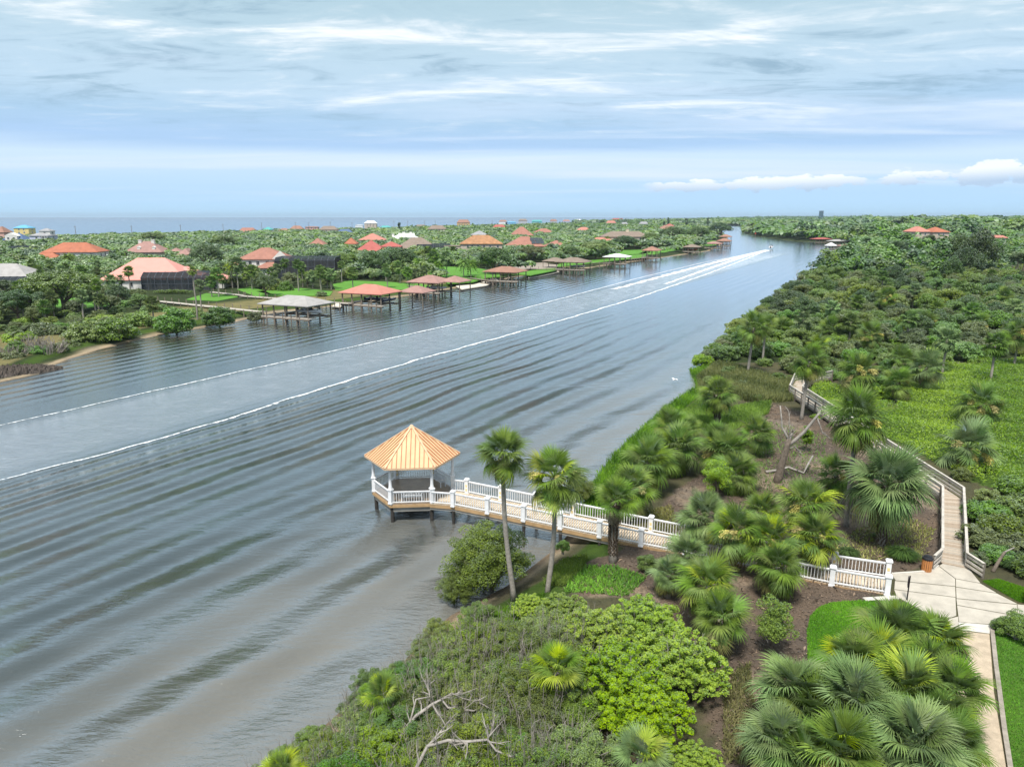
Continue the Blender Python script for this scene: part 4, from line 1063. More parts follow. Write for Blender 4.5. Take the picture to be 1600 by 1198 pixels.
tuft(1409, 872, 1.25, .8, 900, L_LIRI, 'dark grassy tuft on the mulch left of the litter bin', 1)
tuft(1588, 888, 1.3, .85, 900, L_LIRI, 'dark grassy tuft beside a leaning stump right of the boardwalk', 2)
tuft(1325, 868, .9, .6, 500, L_LIRI, 'small grassy tuft behind the right end of the white railing', 3)
tuft(1372, 842, .55, .5, 300, L_LIRI, 'small green tuft at the foot of the broad skirted palm', 4)
# dead wood
def deadtree(name, label, cat, branches, base, group=None):
    t = thing(name, label, cat, (base[0], base[1], base[2]), 0, group)
    rg = random.Random(len(label)); tw = MB()
    for nm, pts, r0, r1 in branches:
        if name in ('leaning_stump', 'driftwood_stump') or 'log' in label: break
        P = [Vector(p)-Vector(base) for p in pts]
        for k in range(7 if nm == 'branch' else 2):
            i = rg.randrange(len(P)-1); q = P[i].lerp(P[i+1], rg.random()); d = (P[i+1]-P[i]).normalized()
            L = rg.uniform(.35, 1.0)*(1 if 'driftwood' in name else .7); v = (d+Vector((rg.uniform(-1,1), rg.uniform(-1,1), rg.uniform(-.1,1)))).normalized()
            m1 = q+v*L*.5; v2 = (v+Vector((rg.uniform(-.6,.6), rg.uniform(-.6,.6), rg.uniform(-.2,.6)))).normalized(); e1 = m1+v2*L*.5
            tw.tube([q, m1, e1], [.035, .022, .008], 5, cap=False)
            for _ in range(2):
                v3 = (v2+Vector((rg.uniform(-1,1), rg.uniform(-1,1), rg.uniform(-.5,.8)))).normalized(); tw.tube([m1, m1+v3*L*.25, m1+v3*L*.25+Vector((rg.uniform(-.1,.1), rg.uniform(-.1,.1), L*.2))], [.016, .011, .005], 4, cap=False)
    if tw.v: tw.build('twigs', M_DEADWOOD, t, sm=True)
    for i, (nm, pts, r0, r1) in enumerate(branches):
        P = [Vector(p)-Vector(base) for p in pts]; n = len(P)
        q_ = .75 if 'driftwood' in name else 1.0; MB().tube(P, [q_*(r0+(r1-r0)*k/(n-1)) for k in range(n)], 8).build(nm, M_DEADWOOD if nm != 'trunk' else M_BARK, t, sm=True)
    return t
sbx, sby = at(1213, 752, 1.4)
def sp_(px, py, dy=0.0):   # point of the snag in its own upright plane
    k = .0562; return (sbx+(px-1213)*k, sby+dy, 1.4+(752-py)*k/.89)
deadtree('dead_tree', 'bare bleached dead tree with a forked trunk on the mulch', 'dead tree', [
  ('trunk', [sp_(1213,758), sp_(1216,745), sp_(1220,722), sp_(1225,700), sp_(1227,690)], .42, .2),
  ('branch', [sp_(1227,694), sp_(1222,684,.1), sp_(1216,674,.3), sp_(1215,662,.4), sp_(1212,645,.5)], .12, .05),
  ('branch', [sp_(1226,700), sp_(1236,692), sp_(1247,680,-.2), sp_(1257,664,-.4), sp_(1266,650,-.5), sp_(1270,640,-.5)], .17, .08),
  ('branch', [sp_(1226,694), sp_(1232,684,.2), sp_(1234,678,.3)], .14, .07),
  ('branch', [sp_(1262,655,-.4), sp_(1268,668,-.5), sp_(1272,678,-.6), sp_(1284,686,-.6), sp_(1296,690,-.5)], .06, .03),
  ('branch', [sp_(1268,645,-.5), sp_(1274,652,-.5), sp_(1271,660,-.4), sp_(1262,644,-.3)], .05, .03),
  ('branch', [sp_(1225,704), sp_(1236,700,-.3), sp_(1240,706,-.5)], .05, .02),
  ('branch', [sp_(1227,690), sp_(1229,670,.4), sp_(1226,652,.6)], .04, .015)], (sbx, sby, 1.4))
lg = lambda px, py, z=1.55: at(px, py, z)+(z,)
deadtree('fallen_branch', 'bleached crooked branch lying on the mulch at the foot of the dead tree', 'branch', [('branch', [lg(1197,737), lg(1212,735), lg(1232,730), lg(1256,739), lg(1262,726,2.0), lg(1270,712,2.5)], .13, .08)], lg(1197,737,1.4))
deadtree('fallen_branch', 'short pale log at the foot of the tall leaning palm', 'branch', [('branch', [lg(1322,800,1.5), lg(1340,806,1.5)], .1, .08)], lg(1322,800,1.4))
deadtree('leaning_stump', 'pale leaning bare trunk in the mulch right of the boardwalk', 'stump', [('trunk', [lg(1551,893,1.4), lg(1562,874,2.0), lg(1570,862,2.5)], .13, .08), ('branch', [lg(1570,862,2.5), lg(1585,855,2.8)], .06, .03)], lg(1551,893,1.4))
deadtree('driftwood_branch', 'pale bare branch arching over the grey scrub at the bottom of the picture', 'branch', [
  ('branch', [lg(650,1200,3.2), lg(668,1165,3.7), lg(700,1156,3.9), lg(730,1158,3.9), lg(762,1155,4.0), lg(775,1172,3.8), lg(800,1182,3.7), lg(820,1188,3.6)], .10, .04),
  ('branch', [lg(668,1165,3.7), lg(690,1140,4.1), lg(700,1128,4.3)], .05, .02), ('branch', [lg(762,1155,4.0), lg(770,1138,4.2)], .035, .015), ('branch', [lg(730,1158,3.9), lg(722,1172,3.7)], .04, .02)], lg(650,1200,1.4))
deadtree('driftwood_branch', 'forked bleached branch sticking out of the scrub right of the lone palm tuft', 'branch', [
  ('branch', [lg(625,1148,2.6), lg(650,1118,3.0), lg(675,1100,3.2), lg(690,1092,3.4), lg(700,1105,3.2), lg(740,1110,3.1), lg(755,1102,3.1)], .11, .04),
  ('branch', [lg(640,1130,2.9), lg(650,1092,3.4), lg(672,1088,3.5), lg(668,1070,3.8), lg(680,1062,3.9)], .06, .02),
  ('branch', [lg(675,1098,3.2), lg(690,1125,3.0), lg(697,1140,2.8)], .05, .02), ('branch', [lg(690,1092,3.4), lg(706,1082,3.5), lg(722,1090,3.4), lg(752,1098,3.3)], .045, .02)], lg(625,1148,1.4))
deadtree('driftwood_stump', 'small dark stump lying on the sand at the water edge', 'stump', [('trunk', [lg(652,1012,.5), lg(658,1005,.9)], .22, .18), ('branch', [lg(657,1006,.8), lg(668,1003,.9)], .12, .07)], lg(652,1012,.2))
# ground greenery near by
def strip(poly): return [at(*p, 1.3) for p in poly]
gz_fn = lambda X, Y: gr(X, Y)+.01
for lb, poly, n, h, wd, m, seed in [
  ('bright marsh grass between the riverside palms and the far boardwalk end', [(1062,640),(1090,622),(1140,640),(1205,630),(1200,648),(1150,672),(1120,690),(1080,668)], 26000, .45, .045, L_GREEN, 61),
  ('olive marsh reeds along the shore beyond the stout palm', [(1095,600),(1090,580),(1120,565),(1180,585),(1235,600),(1240,628),(1180,632),(1120,615)], 26000, .8, .06, L_REED, 62),
  ('patch of green grass on the bank under the walkway by the palm trunks', [(850,905),(862,880),(880,862),(918,862),(908,890),(880,915)], 9000, .3, .03, L_GREEN, 63),
  ('green grass tufts on the bank at the foot of the tall palms', [(740,985),(770,950),(810,940),(850,930),(850,960),(790,990)], 9000, .3, .03, L_GREEN, 64),
  ('green grass fringe along the riverside palm clump', [(1030,690),(1062,650),(1085,640),(1100,655),(1060,690)], 9000, .4, .04, L_GREEN, 65)]:
    tag(link('marsh_grass', grass_patch('marsh_grass', strip(poly), gz_fn, n, h, wd, m, seed, lean=.35)), lb, 'grass', kind='stuff')
for lb, poly, n, sd in [('weeds and seedlings on the mulch below the riverside palms', [(960,850),(1000,800),(1050,790),(1060,830),(1010,850)], 2600, 81),('thin weeds on the bank around the short rough palm', [(880,925),(900,880),(960,885),(1010,905),(980,935)], 3200, 82),
  ('weeds on the dark mulch between the lime thicket and the corner palms', [(1130,1060),(1170,1040),(1190,1198),(1130,1198)], 2600, 83),('scattered weeds on the mulch around the dead tree', [(1150,700),(1200,660),(1290,680),(1290,760),(1200,790),(1140,770)], 3000, 84),
  ('weeds on the mulch left of the grassy tuft', [(1290,860),(1340,830),(1400,800),(1460,830),(1440,880),(1350,880)], 2400, 85)]:
    tag(link('mulch_weeds', grass_patch('mulch_weeds', strip(poly), lambda X, Y: gr(X, Y)+.05, n, .16, .035, L_REED if sd % 2 else L_GREEN, sd, lean=.7)), lb, 'weeds', kind='stuff')
shp = [(xr(y_)-.5, y_) for y_ in np.arange(54, 113, 2.)]+[(xr(y_)+2.4, y_) for y_ in np.arange(112, 53, -2.)]
tag(link('shore_grass', grass_patch('shore_grass', shp, lambda X, Y: np.maximum(gr(X, Y), .0), 30000, .55, .05, L_GREEN, 66, lean=.4)), 'green shore grass hanging over the water along the near bank', 'grass', kind='stuff')
# the green marsh: broad leaved plants that nobody could count
rg = np.random.default_rng(77); P = np.array(MARSH); n = 260000
X = rg.uniform(P[:, 0].min(), P[:, 0].max(), n); Y = rg.uniform(P[:, 1].min(), P[:, 1].max(), n)
k = inpoly(X, Y, MARSH) & (X > np.interp(Y, [43, 54, 66, 88, 96], [31, 37, 37.4, 38, 42])); X = X[k][:105000]; Y = Y[k][:105000]; n = len(X)
hgt = .55+.3*np.sin(X*.6+1.3*np.sin(Y*.35))+.25*np.sin(Y*.8+X*.25)
C = np.stack([X, Y, gr(X, Y)+np.maximum(.1, hgt*rg.uniform(.5, 1.2, n))], -1)
N = rg.normal(size=(n, 3))*.8+np.array([0, -.25, .7]); N /= np.linalg.norm(N, axis=1, keepdims=True)
V, Q = cards(C, N, rg.uniform(.07, .17, n), rg, .26)
sh = np.clip(.45+.22*np.sin(X*.35-Y*.2)+rg.normal(size=n)*.22, 0, 1)
tag(link('marsh_plants', raw_mesh('marsh_plants', V, Q, [L_MARSH], None, np.repeat(sh, 4))), 'sea of light green marsh plants right of the boardwalk', 'marsh plants', kind='stuff')
# wood chips and litter on the mulch
M_CHIP = leafmat('wood_chips', (.03,.022,.018), (.34,.25,.18), 0, .0, .1)
P = np.array(MULCHP); n = 90000
X = rg.uniform(P[:, 0].min(), P[:, 0].max(), n); Y = rg.uniform(P[:, 1].min(), P[:, 1].max(), n)
k = inpoly(X, Y, MULCHP) & ~inpoly(X, Y, LAWN1) & ((X-np.interp(Y, RSY, RSX)) > 5); X = X[k][:34000]; Y = Y[k][:34000]; n = len(X)
C = np.stack([X, Y, gr(X, Y)+.075+rg.uniform(0, .03, n)], -1)
N = rg.normal(size=(n, 3))*.3+np.array([0, 0, 1]); N /= np.linalg.norm(N, axis=1, keepdims=True)
V, Q = cards(C, N, rg.uniform(.03, .09, n)*np.where(rg.random(n) < .06, 2.6, 1), rg, .3)
tag(link('wood_chips', raw_mesh('wood_chips', V, Q, [M_CHIP], None, np.repeat(rg.random(n)**1.6, 4))), 'bark chips and dry litter scattered over the mulch bed', 'mulch', kind='stuff')
# white wading bird flying low over the water
bxx, byy = at(1054, 594, .5)
bd = thing('egret', 'white egret flying low over the shallow water near the marsh', 'bird', (bxx, byy, .55), .5)
MB().tube([(-.38,0,0),(-.2,0,.02),(0,0,.03),(.18,0,.05),(.26,0,.12),(.33,0,.14),(.42,0,.12)], [.02,.08,.11,.07,.03,.045,.01], 8).build('body', M_WHITE, bd, sm=True)
for s in (-1, 1): MB().solid([(.12,0,.06),(-.14,0,.05),(.1,s*.4,.22),(-.16,s*.42,.2),(-.05,s*.8,.12),(.12,0,.09),(-.14,0,.07),(.1,s*.4,.24),(-.16,s*.42,.215),(-.05,s*.8,.13)], [(0,1,3,2),(2,3,4),(5,7,8,6),(7,9,8),(0,2,7,5),(2,4,9,7),(1,6,8,3),(3,8,9,4)]).build('wing', M_WHITE, bd)

# ------------------------------------------------------------------ houses of the far bank
def rm(name, c, v=.22): return mat('roof_'+name, c, .75, v, .55, .25, 3)
ROOF = dict(pink=rm('pink', (.66,.30,.25), .08), red=rm('red', (.42,.12,.10)), orange=rm('orange', (.42,.15,.085)), brown=rm('brown', (.33,.18,.13)), rust=rm('rust', (.36,.17,.125)),
            taupe=rm('taupe', (.25,.195,.155)), grey=rm('grey', (.33,.33,.34)), pale=rm('pale', (.38,.365,.35)), blue=rm('blue', (.10,.16,.28)), white=rm('white', (.78,.78,.77), .05), dark=rm('dark', (.12,.11,.12)),
            salmon=rm('salmon', (.50,.21,.16), .15), ochre=rm('ochre', (.42,.22,.11), .35), teal=rm('teal', (.10,.38,.36)), sky=rm('sky', (.14,.42,.62)), mauve=rm('mauve', (.36,.21,.18)))
def wm(name, c): return mat('wall_'+name, c, .85, .1, .5)
WALL = dict(white=wm('white', (.72,.70,.66)), cream=wm('cream', (.66,.58,.42)), beige=wm('beige', (.52,.44,.36)), yellow=wm('yellow', (.68,.52,.20)), lilac=wm('lilac', (.52,.55,.68)), grey=wm('grey', (.42,.42,.42)),
            amber=wm('amber', (.55,.38,.18)), teal=wm('teal', (.12,.42,.42)), pink=wm('pink', (.60,.36,.30)), blue=wm('blue', (.16,.42,.62)))
M_PANE = mat('window_glass', (.03,.04,.05), .15, spec=.8); M_FRAME = mat('window_frame', (.70,.70,.68), .5)
M_WOODD = mat('dock_wood', (.25,.21,.17), .9, .35, 1.5); M_WOODP = mat('pale_dock_wood', (.50,.46,.40), .9, .25, 1.5)
WFR = MB(); 
for c_w in (((0,-.03,.76),(1.3,.1,.1)), ((0,-.03,-.76),(1.36,.12,.1)), ((-.62,-.03,0),(.1,.1,1.5)), ((.62,-.03,0),(.1,.1,1.5)), ((0,-.03,0),(.05,.08,1.5))): WFR.box(*c_w)
WFR = WFR.mesh('window', M_FRAME); WPN = MB().box((0,-.005,0), (1.2,.03,1.46)).mesh('pane', M_PANE)
def win(par, x, y, z, rz, s=1.0, sz=1.0):
    f = link('window', WFR, par, (x, y, z), rz); f.scale = (s, 1, sz); link('pane', WPN, f); return f
def roof_mesh(w, d, z0, z1, kind, m, over=.6, th=.22):
    W, D = w/2+over, d/2+over; mb = MB()
    if kind == 'flat':
        return mb.box((0,0,z0+.15), (w+.5, d+.5, .3)).mesh('roof', m)
    if kind == 'hip':
        r = max(0, W-D) if W >= D else 0; q = max(0, D-W) if D > W else 0
        T = [(-r,-q,z1),(r,-q,z1),(r,q,z1),(-r,q,z1)]
    else: T = [(-W,0,z1),(W,0,z1),(W,0,z1),(-W,0,z1)]
    B = [(-W,-D,z0),(W,-D,z0),(W,D,z0),(-W,D,z0)]
    if kind == 'hip' and W >= D: A, Bp = (-r,0,z1), (r,0,z1)
    elif kind == 'hip': A, Bp = (0,-q,z1), (0,q,z1)
    else: A, Bp = (-W,0,z1), (W,0,z1)
    lo = [(x,y,z-th) for x,y,z in B]
    v = B+lo+[A, Bp]
    if kind == 'hip' and W < D: f = [(0,1,8),(1,2,9,8),(2,3,9),(3,0,8,9)]
    else: f = [(0,1,9,8),(1,2,9),(2,3,8,9),(3,0,8)]
    f += [(0,4,5,1),(1,5,6,2),(2,6,7,3),(3,7,4,0),(4,7,6,5)]
    return mb.solid(v, f).mesh('roof', m)
def wing(par, dx, dy, w, d, he, hr, kind, wmt, rmt, rows=1, wins=True, far=False, z0=0.0):
    MB().box((0,0,(he+z0)/2-.01), (w, d, he-z0+.0)).build('wall', wmt, par, (dx, dy, 0))
    r = link('roof', roof_mesh(w, d, he+.02, hr, kind, rmt), par, (dx, dy, 0))
    if wins:
        for k in range(rows):
            z = he-1.55-k*3.0
            if z-.8 < z0: break
            step = 3.4 if not far else 5.0; s = 1.0 if not far else 1.3
            n = max(1, int((w-1.5)/step))
            for i in range(n): win(par, dx+(i-(n-1)/2)*step*(.92+.1*((i*7+k) % 3)), dy-d/2-.02, z, 0, s)
            n = max(1, int((d-2)/5))
            for i in range(n):
                for sg_ in (1, -1): win(par, dx+sg_*(w/2+.02), dy+(i-(n-1)/2)*5, z, sg_*math.pi/2, s)
    return r
def house_at(px0, px1, pye, ez, pyp, dep, rz, label, wk_, rk_, rows=1, gzv=1.5, extra=None, kind='hip', wins=True, cat='house', group=None):
    """front eave line (px0..px1, pye) at height ez over the water; ridge seen at pyp"""
    pc = (px0+px1)/2; x, y = at(pc, pye, ez); w = (px1-px0)*mpp(pc, pye, ez)-1.2
    zr = ez+.5
    while proj(x, y+dep/2, zr)[1] > pyp and zr < ez+9: zr += .1
    t = thing('house', label, cat, (x-math.sin(rz)*dep/2*.0, y+dep/2, gzv), rz, group)
    wing(t, 0, 0, w, dep, ez-gzv, zr-gzv, kind, WALL[wk_], ROOF[rk_], rows, wins, y > 480)
    HOUSES.append((x, y+dep/2, w/2+2, dep/2+2))
    if extra: extra(t, w, dep, ez-gzv, zr-gzv)
    return t
HOUSES = []
def chimney(t, x, y, z, mt='white', s=1.2, par=None): MB().box((0,0,0), (s,s,2.4)).box((0,0,1.25), (s+.3,s+.3,.2)).build('chimney', WALL[mt], t, (x, y, z))
def ex_wings(*ws):
    def f(t, w, d, he, hr):
        for a in ws: wing(t, *a[:7], WALL[a[7]], ROOF[a[8]], a[9] if len(a) > 9 else 1, True)
    return f
HP = 'houses near the river on the far bank'; HM = 'houses further back on the far bank'; HB = 'houses along the beach'
def e_pink(t, w, d, he, hr):
    wing(t, w/2+6.5, -1, 9, 9, he-.4, he+2.2, 'hip', WALL['white'], ROOF['pink'])
    wing(t, w/2-3, 3, 10, 12, he, he+3.4, 'hip', WALL['white'], ROOF['pink'], wins=False)
house_at(153, 285, 437, 4.7, 403, 17, .10, 'low white house with a broad pink hipped roof behind a screened pool', 'white', 'pink', group=HP, extra=e_pink)
house_at(-75, 46, 440, 4.6, 412, 17, .05, 'white house with a pale grey roof at the left edge', 'white', 'pale', group=HP)
house_at(64, 147, 394, 7.5, 379, 14, .15, 'house with a bright orange red hipped roof among palms', 'white', 'orange', 2, group=HP, extra=ex_wings((-10, -7, 13, 9, 3.4, 6.2, 'hip', 'white', 'orange')))
def e_dorm(t, w, d, he, hr):
    for s in (-3.2, 3.2): chimney(t, s, -.5, hr-.6, 'white', 1.5)
    for s in (-2.4, 5.0):
        MB().box((0,0,0), (1.5,2.6,1.5)).solid([(-.9,-1.4,.75),(.9,-1.4,.75),(0,-1.4,1.5),(-.9,1.3,.75),(.9,1.3,.75),(0,1.3,1.5)], [(0,1,2),(3,5,4),(0,2,5,3),(1,4,5,2)]).build('dormer', WALL['white'], t, (s, -d/2+2.6, he+1.5))
    wing(t, w/2+5, 1, 8, 9, he-1, he+1.8, 'hip', WALL['beige'], ROOF['mauve'])
house_at(192, 250, 394, 6.5, 377, 14, .1, 'house with a brown roof, two white chimneys and white dormers', 'beige', 'mauve', group=HP, extra=e_dorm)
def e_gab(t, w, d, he, hr):
    wing(t, 4, -7, 11, 8, he-3.2, he-.8, 'hip', WALL['white'], ROOF['rust'])
    MB().solid([(-3.4,0,0),(3.4,0,0),(0,0,3.2),(-3.4,.4,0),(3.4,.4,0),(0,.4,3.2)], [(0,1,2),(5,4,3),(0,3,4,1),(1,4,5,2),(2,5,3,0)]).build('gable', WALL['white'], t, (w/2-2, -d/2-.45, he))
    wing(t, -w/2-3, -3, 8, 8, he-3.5, he-1, 'hip', WALL['white'], ROOF['rust'])
house_at(368, 445, 405, 7.8, 387, 15, .1, 'two storey white house with a rust brown tiled roof and white gable', 'white', 'rust', 2, group=HP, extra=e_gab)
house_at(553, 600, 392, 5.6, 376, 15, .1, 'house with a bright red roof and small yellow upper storey', 'cream', 'red', group=HP, extra=ex_wings((11, 3, 11, 10, 6.2, 8.8, 'hip', 'cream', 'red', 1)))
house_at(612, 684, 390, 5.6, 371, 20, .1, 'house with a large taupe pyramid roof', 'beige', 'taupe', group=HP)
house_at(717, 785, 381, 9.0, 367.5, 15, .05, 'two storey beige house with an orange brown roof and a low wing', 'beige', 'ochre', 2, group=HP, extra=ex_wings((-16, -1, 11, 11, 6.0, 6.4, 'flat', 'beige', 'taupe', 1)))
def e_solar(t, w, d, he, hr):
    wing(t, w/2+9, -1, 14, 13, he, he+3.4, 'hip', WALL['amber'], ROOF['rust'])
    L = Vector((0, -(d/2+.6), he)); U = Vector((0, 0, hr)); q = (U-L)
    for a in range(3):
        for b in range(2):
            MB().box((0,0,0), (2.6, 3.2, .08)).build('solar_panel', M_PANE, t, (5+a*2.75-b*.6, L.y+q.y*(.35+.3*b), L.z+q.z*(.35+.3*b)+.35)).rotation_euler = (math.atan2(q.z, q.y), 0, 0)
house_at(790, 850, 385, 6.0, 369.5, 18, .1, 'house with a brown hipped roof carrying dark solar panels', 'amber', 'rust', group=HP, extra=e_solar)
def e_long(t, w, d, he, hr):
    chimney(t, 2, 0, hr+.3, 'cream', 2.2)
    wing(t, -w/2-1, -8, 20, 12, he-3.6, he-.4, 'hip', WALL['beige'], ROOF['salmon'])
    wing(t, -w/2+14, -9, 14, 8, he-4, he-1.2, 'hip', WALL['beige'], ROOF['rust'])
house_at(940, 1017, 370, 8.6, 361.5, 16, .05, 'long two storey beige house with a taupe roof and central chimney', 'beige', 'taupe', 2, group=HP, extra=e_long)
for a in [(480,506,383,6,372,14,'small house with a reddish brown roof among trees','beige','rust'),(536,556,381,6.5,371.5,12,'small house with an orange roof left of the red roofed house','cream','orange'),
          (558,600,375,7,365,18,'house with a wide red roof behind the bright red one','cream','salmon'),(735,762,367,7.5,360.5,14,'house with a grey roof behind the orange brown one','grey','grey'),
          (797,833,368,6.5,354.5,18,'house with a tall pinkish brown pyramid roof','pink','rust'),(835,865,363,6.5,357,16,'house with a low brown roof right of the pyramid roofed one','beige','rust'),
          (1005+25,1050+10,358,7,352,16,'house with a red brown roof near the river bend','beige','brown'),(900,925,360,7,355,14,'small house with a salmon roof and chimney behind the long house','pink','salmon'),
          (1040,1055,353.5,8,349.5,16,'house with a bright red roof above the trees near the bend','beige','red'),(275,296,398,5.5,388,11,'small brown roofed outbuilding right of the dormered house','beige','mauve')]:
    house_at(a[0], a[1], a[2], a[3], a[4], a[5], .1, a[6], a[7], a[8], group=HM)
def e_castle(t, w, d, he, hr):
    for i, (dx, h) in enumerate(((-w*.42, 2.6), (-w*.05, 4.2), (w*.2, 4.2))): chimney(t, dx, -1, he+h, 'white', 2)
    wing(t, w*.05, -2, w*.5, 9, he+1.2, he+4.5, 'gable', WALL['white'], ROOF['white'])
house_at(608, 655, 373, 6, 366, 14, .1, 'white house with stepped gables and several white chimneys', 'white', 'white', 2, group=HM, extra=e_castle)
# beach houses: px centre, py base, px width, py eave, py ridge
def beach(pc, pyb, pw, pye, pyp, wk_, rk_, lb, dep=11, rows=2, kind='hip', extra=None, gzv=3.0):
    x, y = at(pc, pyb, gzv); 
    k = y/F; ez = 24-(pye-339.5)*k; zr = 24-(pyp-339.5)*(y+dep/2)/F; w_ = pw*k*1.02
    t = thing('beach_house', lb, 'house', (x, y+dep/2, gzv), .0, HB)
    wing(t, 0, 0, max(4, w_-1.2), dep, ez-gzv, max(zr, ez+.4)-gzv, kind, WALL[wk_], ROOF[rk_], rows, pw > 14, True)
    HOUSES.append((x, y+dep/2, w_/2+3, dep/2+4))
    if extra: extra(t, w_, dep, ez-gzv)
    return t
def e_gable2(t, w, d, he):
    MB().box((0,0,0), (w*.55, 3, 3.4)).solid([(-w*.31,-1.6,1.7),(w*.31,-1.6,1.7),(0,-1.6,4.2),(-w*.31,4,1.7),(w*.31,4,1.7),(0,4,4.2)], [(0,1,2),(3,5,4),(0,2,5,3),(1,4,5,2),(0,3,4,1)]).build('dormer', WALL['white'], t, (-1, -d/2+.6, he+1.2))
    for s in (-2.2, 2.2): win(t, -1+s, -d/2-1.0, he+1.2, 0, 1.3)
def e_porch(t, w, d, he):
    for k in range(4): MB().cyl((w*.1+k*w*.12, -d/2-2.4, 0), (w*.1+k*w*.12, -d/2-2.4, he-.2), .2, n=6).build('porch_post', WALL['white'], t)
    for z in (he-3.2, he-6): MB().box((w*.28, -d/2-1.25, z), (w*.42, 2.4, .25)).build('balcony', WALL['white'], t)
    MB().box((w*.28, -d/2-1.25, he-.1), (w*.44, 2.6, .3)).build('porch_roof', ROOF['grey'], t)
    wing(t, w*.12, 2, w*.5, d*.6, he+3.6, he+5.6, 'hip', WALL['white'], ROOF['grey'], 1, True, True, he-.4)
beach(22, 382, 33, 373, 363.5, 'beige', 'blue', 'beach house with a dark blue roof and a white gabled dormer', extra=e_gable2)
beach(35, 372, 24, 355.5, 351, 'yellow', 'sky', 'tall yellow beach house with a blue roof', rows=3)
beach(63, 382, 32, 367, 362, 'lilac', 'grey', 'pale lilac beach house with white balconies and grey roofs', rows=2, extra=e_porch)
beach(0, 378, 18, 362, 353, 'pink', 'brown', 'beach house with a brown roof cut by the left edge', rows=3)
for i, a in enumerate([(386,366,28,361,355,'pink','rust','beach house with a wide rust red roof by the trees'),(418,365,14,358,354,'white','teal','small white beach house with a greenish roof'),(443,365,18,360,356,'pink','brown','low pink beach house'),
  (463,363,20,357,352,'beige','brown','brown hipped beach house'),(487,363,20,354,353,'pink','mauve','flat topped brown beach house'),(513,366,28,358,352.5,'cream','taupe','cream beach house with a dark taupe roof'),
  (538,368,26,364,357,'grey','blue','beach house with a dark blue grey roof'),(561,357,12,351,350.5,'white','white','white boxy beach house beside the white roofed one'),(579,360,19,348.5,344.5,'beige','white','tall beach house with a shining white roof'),
  (602,360,18,355,352,'teal','teal','teal roofed low beach house'),(657,357,18,353,350.5,'grey','taupe','grey beach house behind the cream one'),(683,366,28,357,351.5,'cream','taupe','cream two storey house with a grey brown roof and balcony'),
  (724,356,20,347.5,343,'amber','brown','orange yellow beach house with a dark brown roof'),(786,351,13,346,343.5,'white','brown','white beach house with a dark brown roof above the sea'),(780,359,20,354,350.5,'pink','red','pink beach house with a red roof'),
  (798,351,16,347,346,'blue','sky','bright blue beach house beside the dark roofed white one'),(817,352,14,344.5,342,'grey','taupe','tall grey beach house standing against the sea'),(839,351,16,345.5,343.5,'teal','teal','green beach house with a matching green roof'),(865,349,11,345,342.5,'grey','brown','small grey beach house right of the green one'),
  (885,350,12,345.5,343,'lilac','mauve','small lilac beach house'),(903,350,12,345,342.5,'cream','white','cream beach house with a white roof'),(912,353,8,349,348,'teal','teal','tiny turquoise beach house'),
  (955,352,15,348,344.5,'pink','salmon','salmon roofed house above the beach'),(965,349,18,343.5,341,'amber','red','large house with a dark red roof on the horizon'),(1006,354,14,349.5,346,'white','grey','white house with a pale grey roof behind the trees'),
  (976,354,12,350,347,'lilac','grey','lilac grey house among roofs'),(944,349,8,346,344.5,'white','white','small white house near the red roofed one'),(1028,351,14,348,346,'grey','dark','dark roofed house near the conifers'),
  (1046,346,9,344.5,342.5,'white','white','small bright white gabled house on the horizon'),(1150,345.5,10,343,342,'white','white','white roofed building on the far shore'),(1161,346,9,343,341.8,'blue','teal','turquoise building on the far shore'),
  (1226,345,6,342,340.5,'pink','white','pale building above the far right bank'),(1118,344,9,342,341,'grey','mauve','grey roofed building far beyond the bend'),(1085,350,10,347.5,346,'pink','mauve','mauve roofed house near the river bend'),
  (1205,343,9,341.2,340,'pink','rust','reddish building on the horizon behind the far bank')]):
    beach(*a[:8], dep=9, rows=2, gzv=3.0)
# right bank houses
def rhouse(px0, px1, pye, pyp, Y, lb, wk_, rk_, he=5.0):
    k = Y/F; x = ((px0+px1)/2-800)*k; ez = 24-(pye-339.5)*k; zr = 24-(pyp-339.5)*(Y+7)/F; w_ = (px1-px0)*k
    gz9 = g_r(x, Y+7)-.2; he = ez-gz9
    t = thing('house', lb, 'house', (x, Y+7, gz9), .1, 'houses among the trees of the near bank'); wing(t, 0, 0, w_-1.2, 13, he, zr-ez+he, 'hip', WALL[wk_], ROOF[rk_], 1)
    HOUSES.append((x, Y+7, w_/2+3, 12))
rhouse(1415, 1440, 361, 353, 480, 'left wing of the pair of orange red roofs rising above the woods', 'beige', 'salmon')
rhouse(1441, 1470, 361.5, 354, 486, 'right roof of the pair of orange red roofs rising above the woods', 'beige', 'orange')
rhouse(1547, 1558, 370, 366, 330, 'small terracotta roof just visible between tall trees at the right', 'white', 'salmon')
tw = thing('tower', 'dark blue green tower block standing alone on the horizon', 'tower', (470/F*4200, 4200, 8))
MB().box((0,0,25), (18,18,50)).build('wall', mat('tower_glass', (.05,.12,.15), .5), tw); MB().box((0,0,51), (19,19,2)).build('roof', ROOF['dark'], tw)
for k in range(7): MB().box((0,-9.2,6+k*6.6), (17,.5,2.2)).build('window_band', M_PANE, tw)

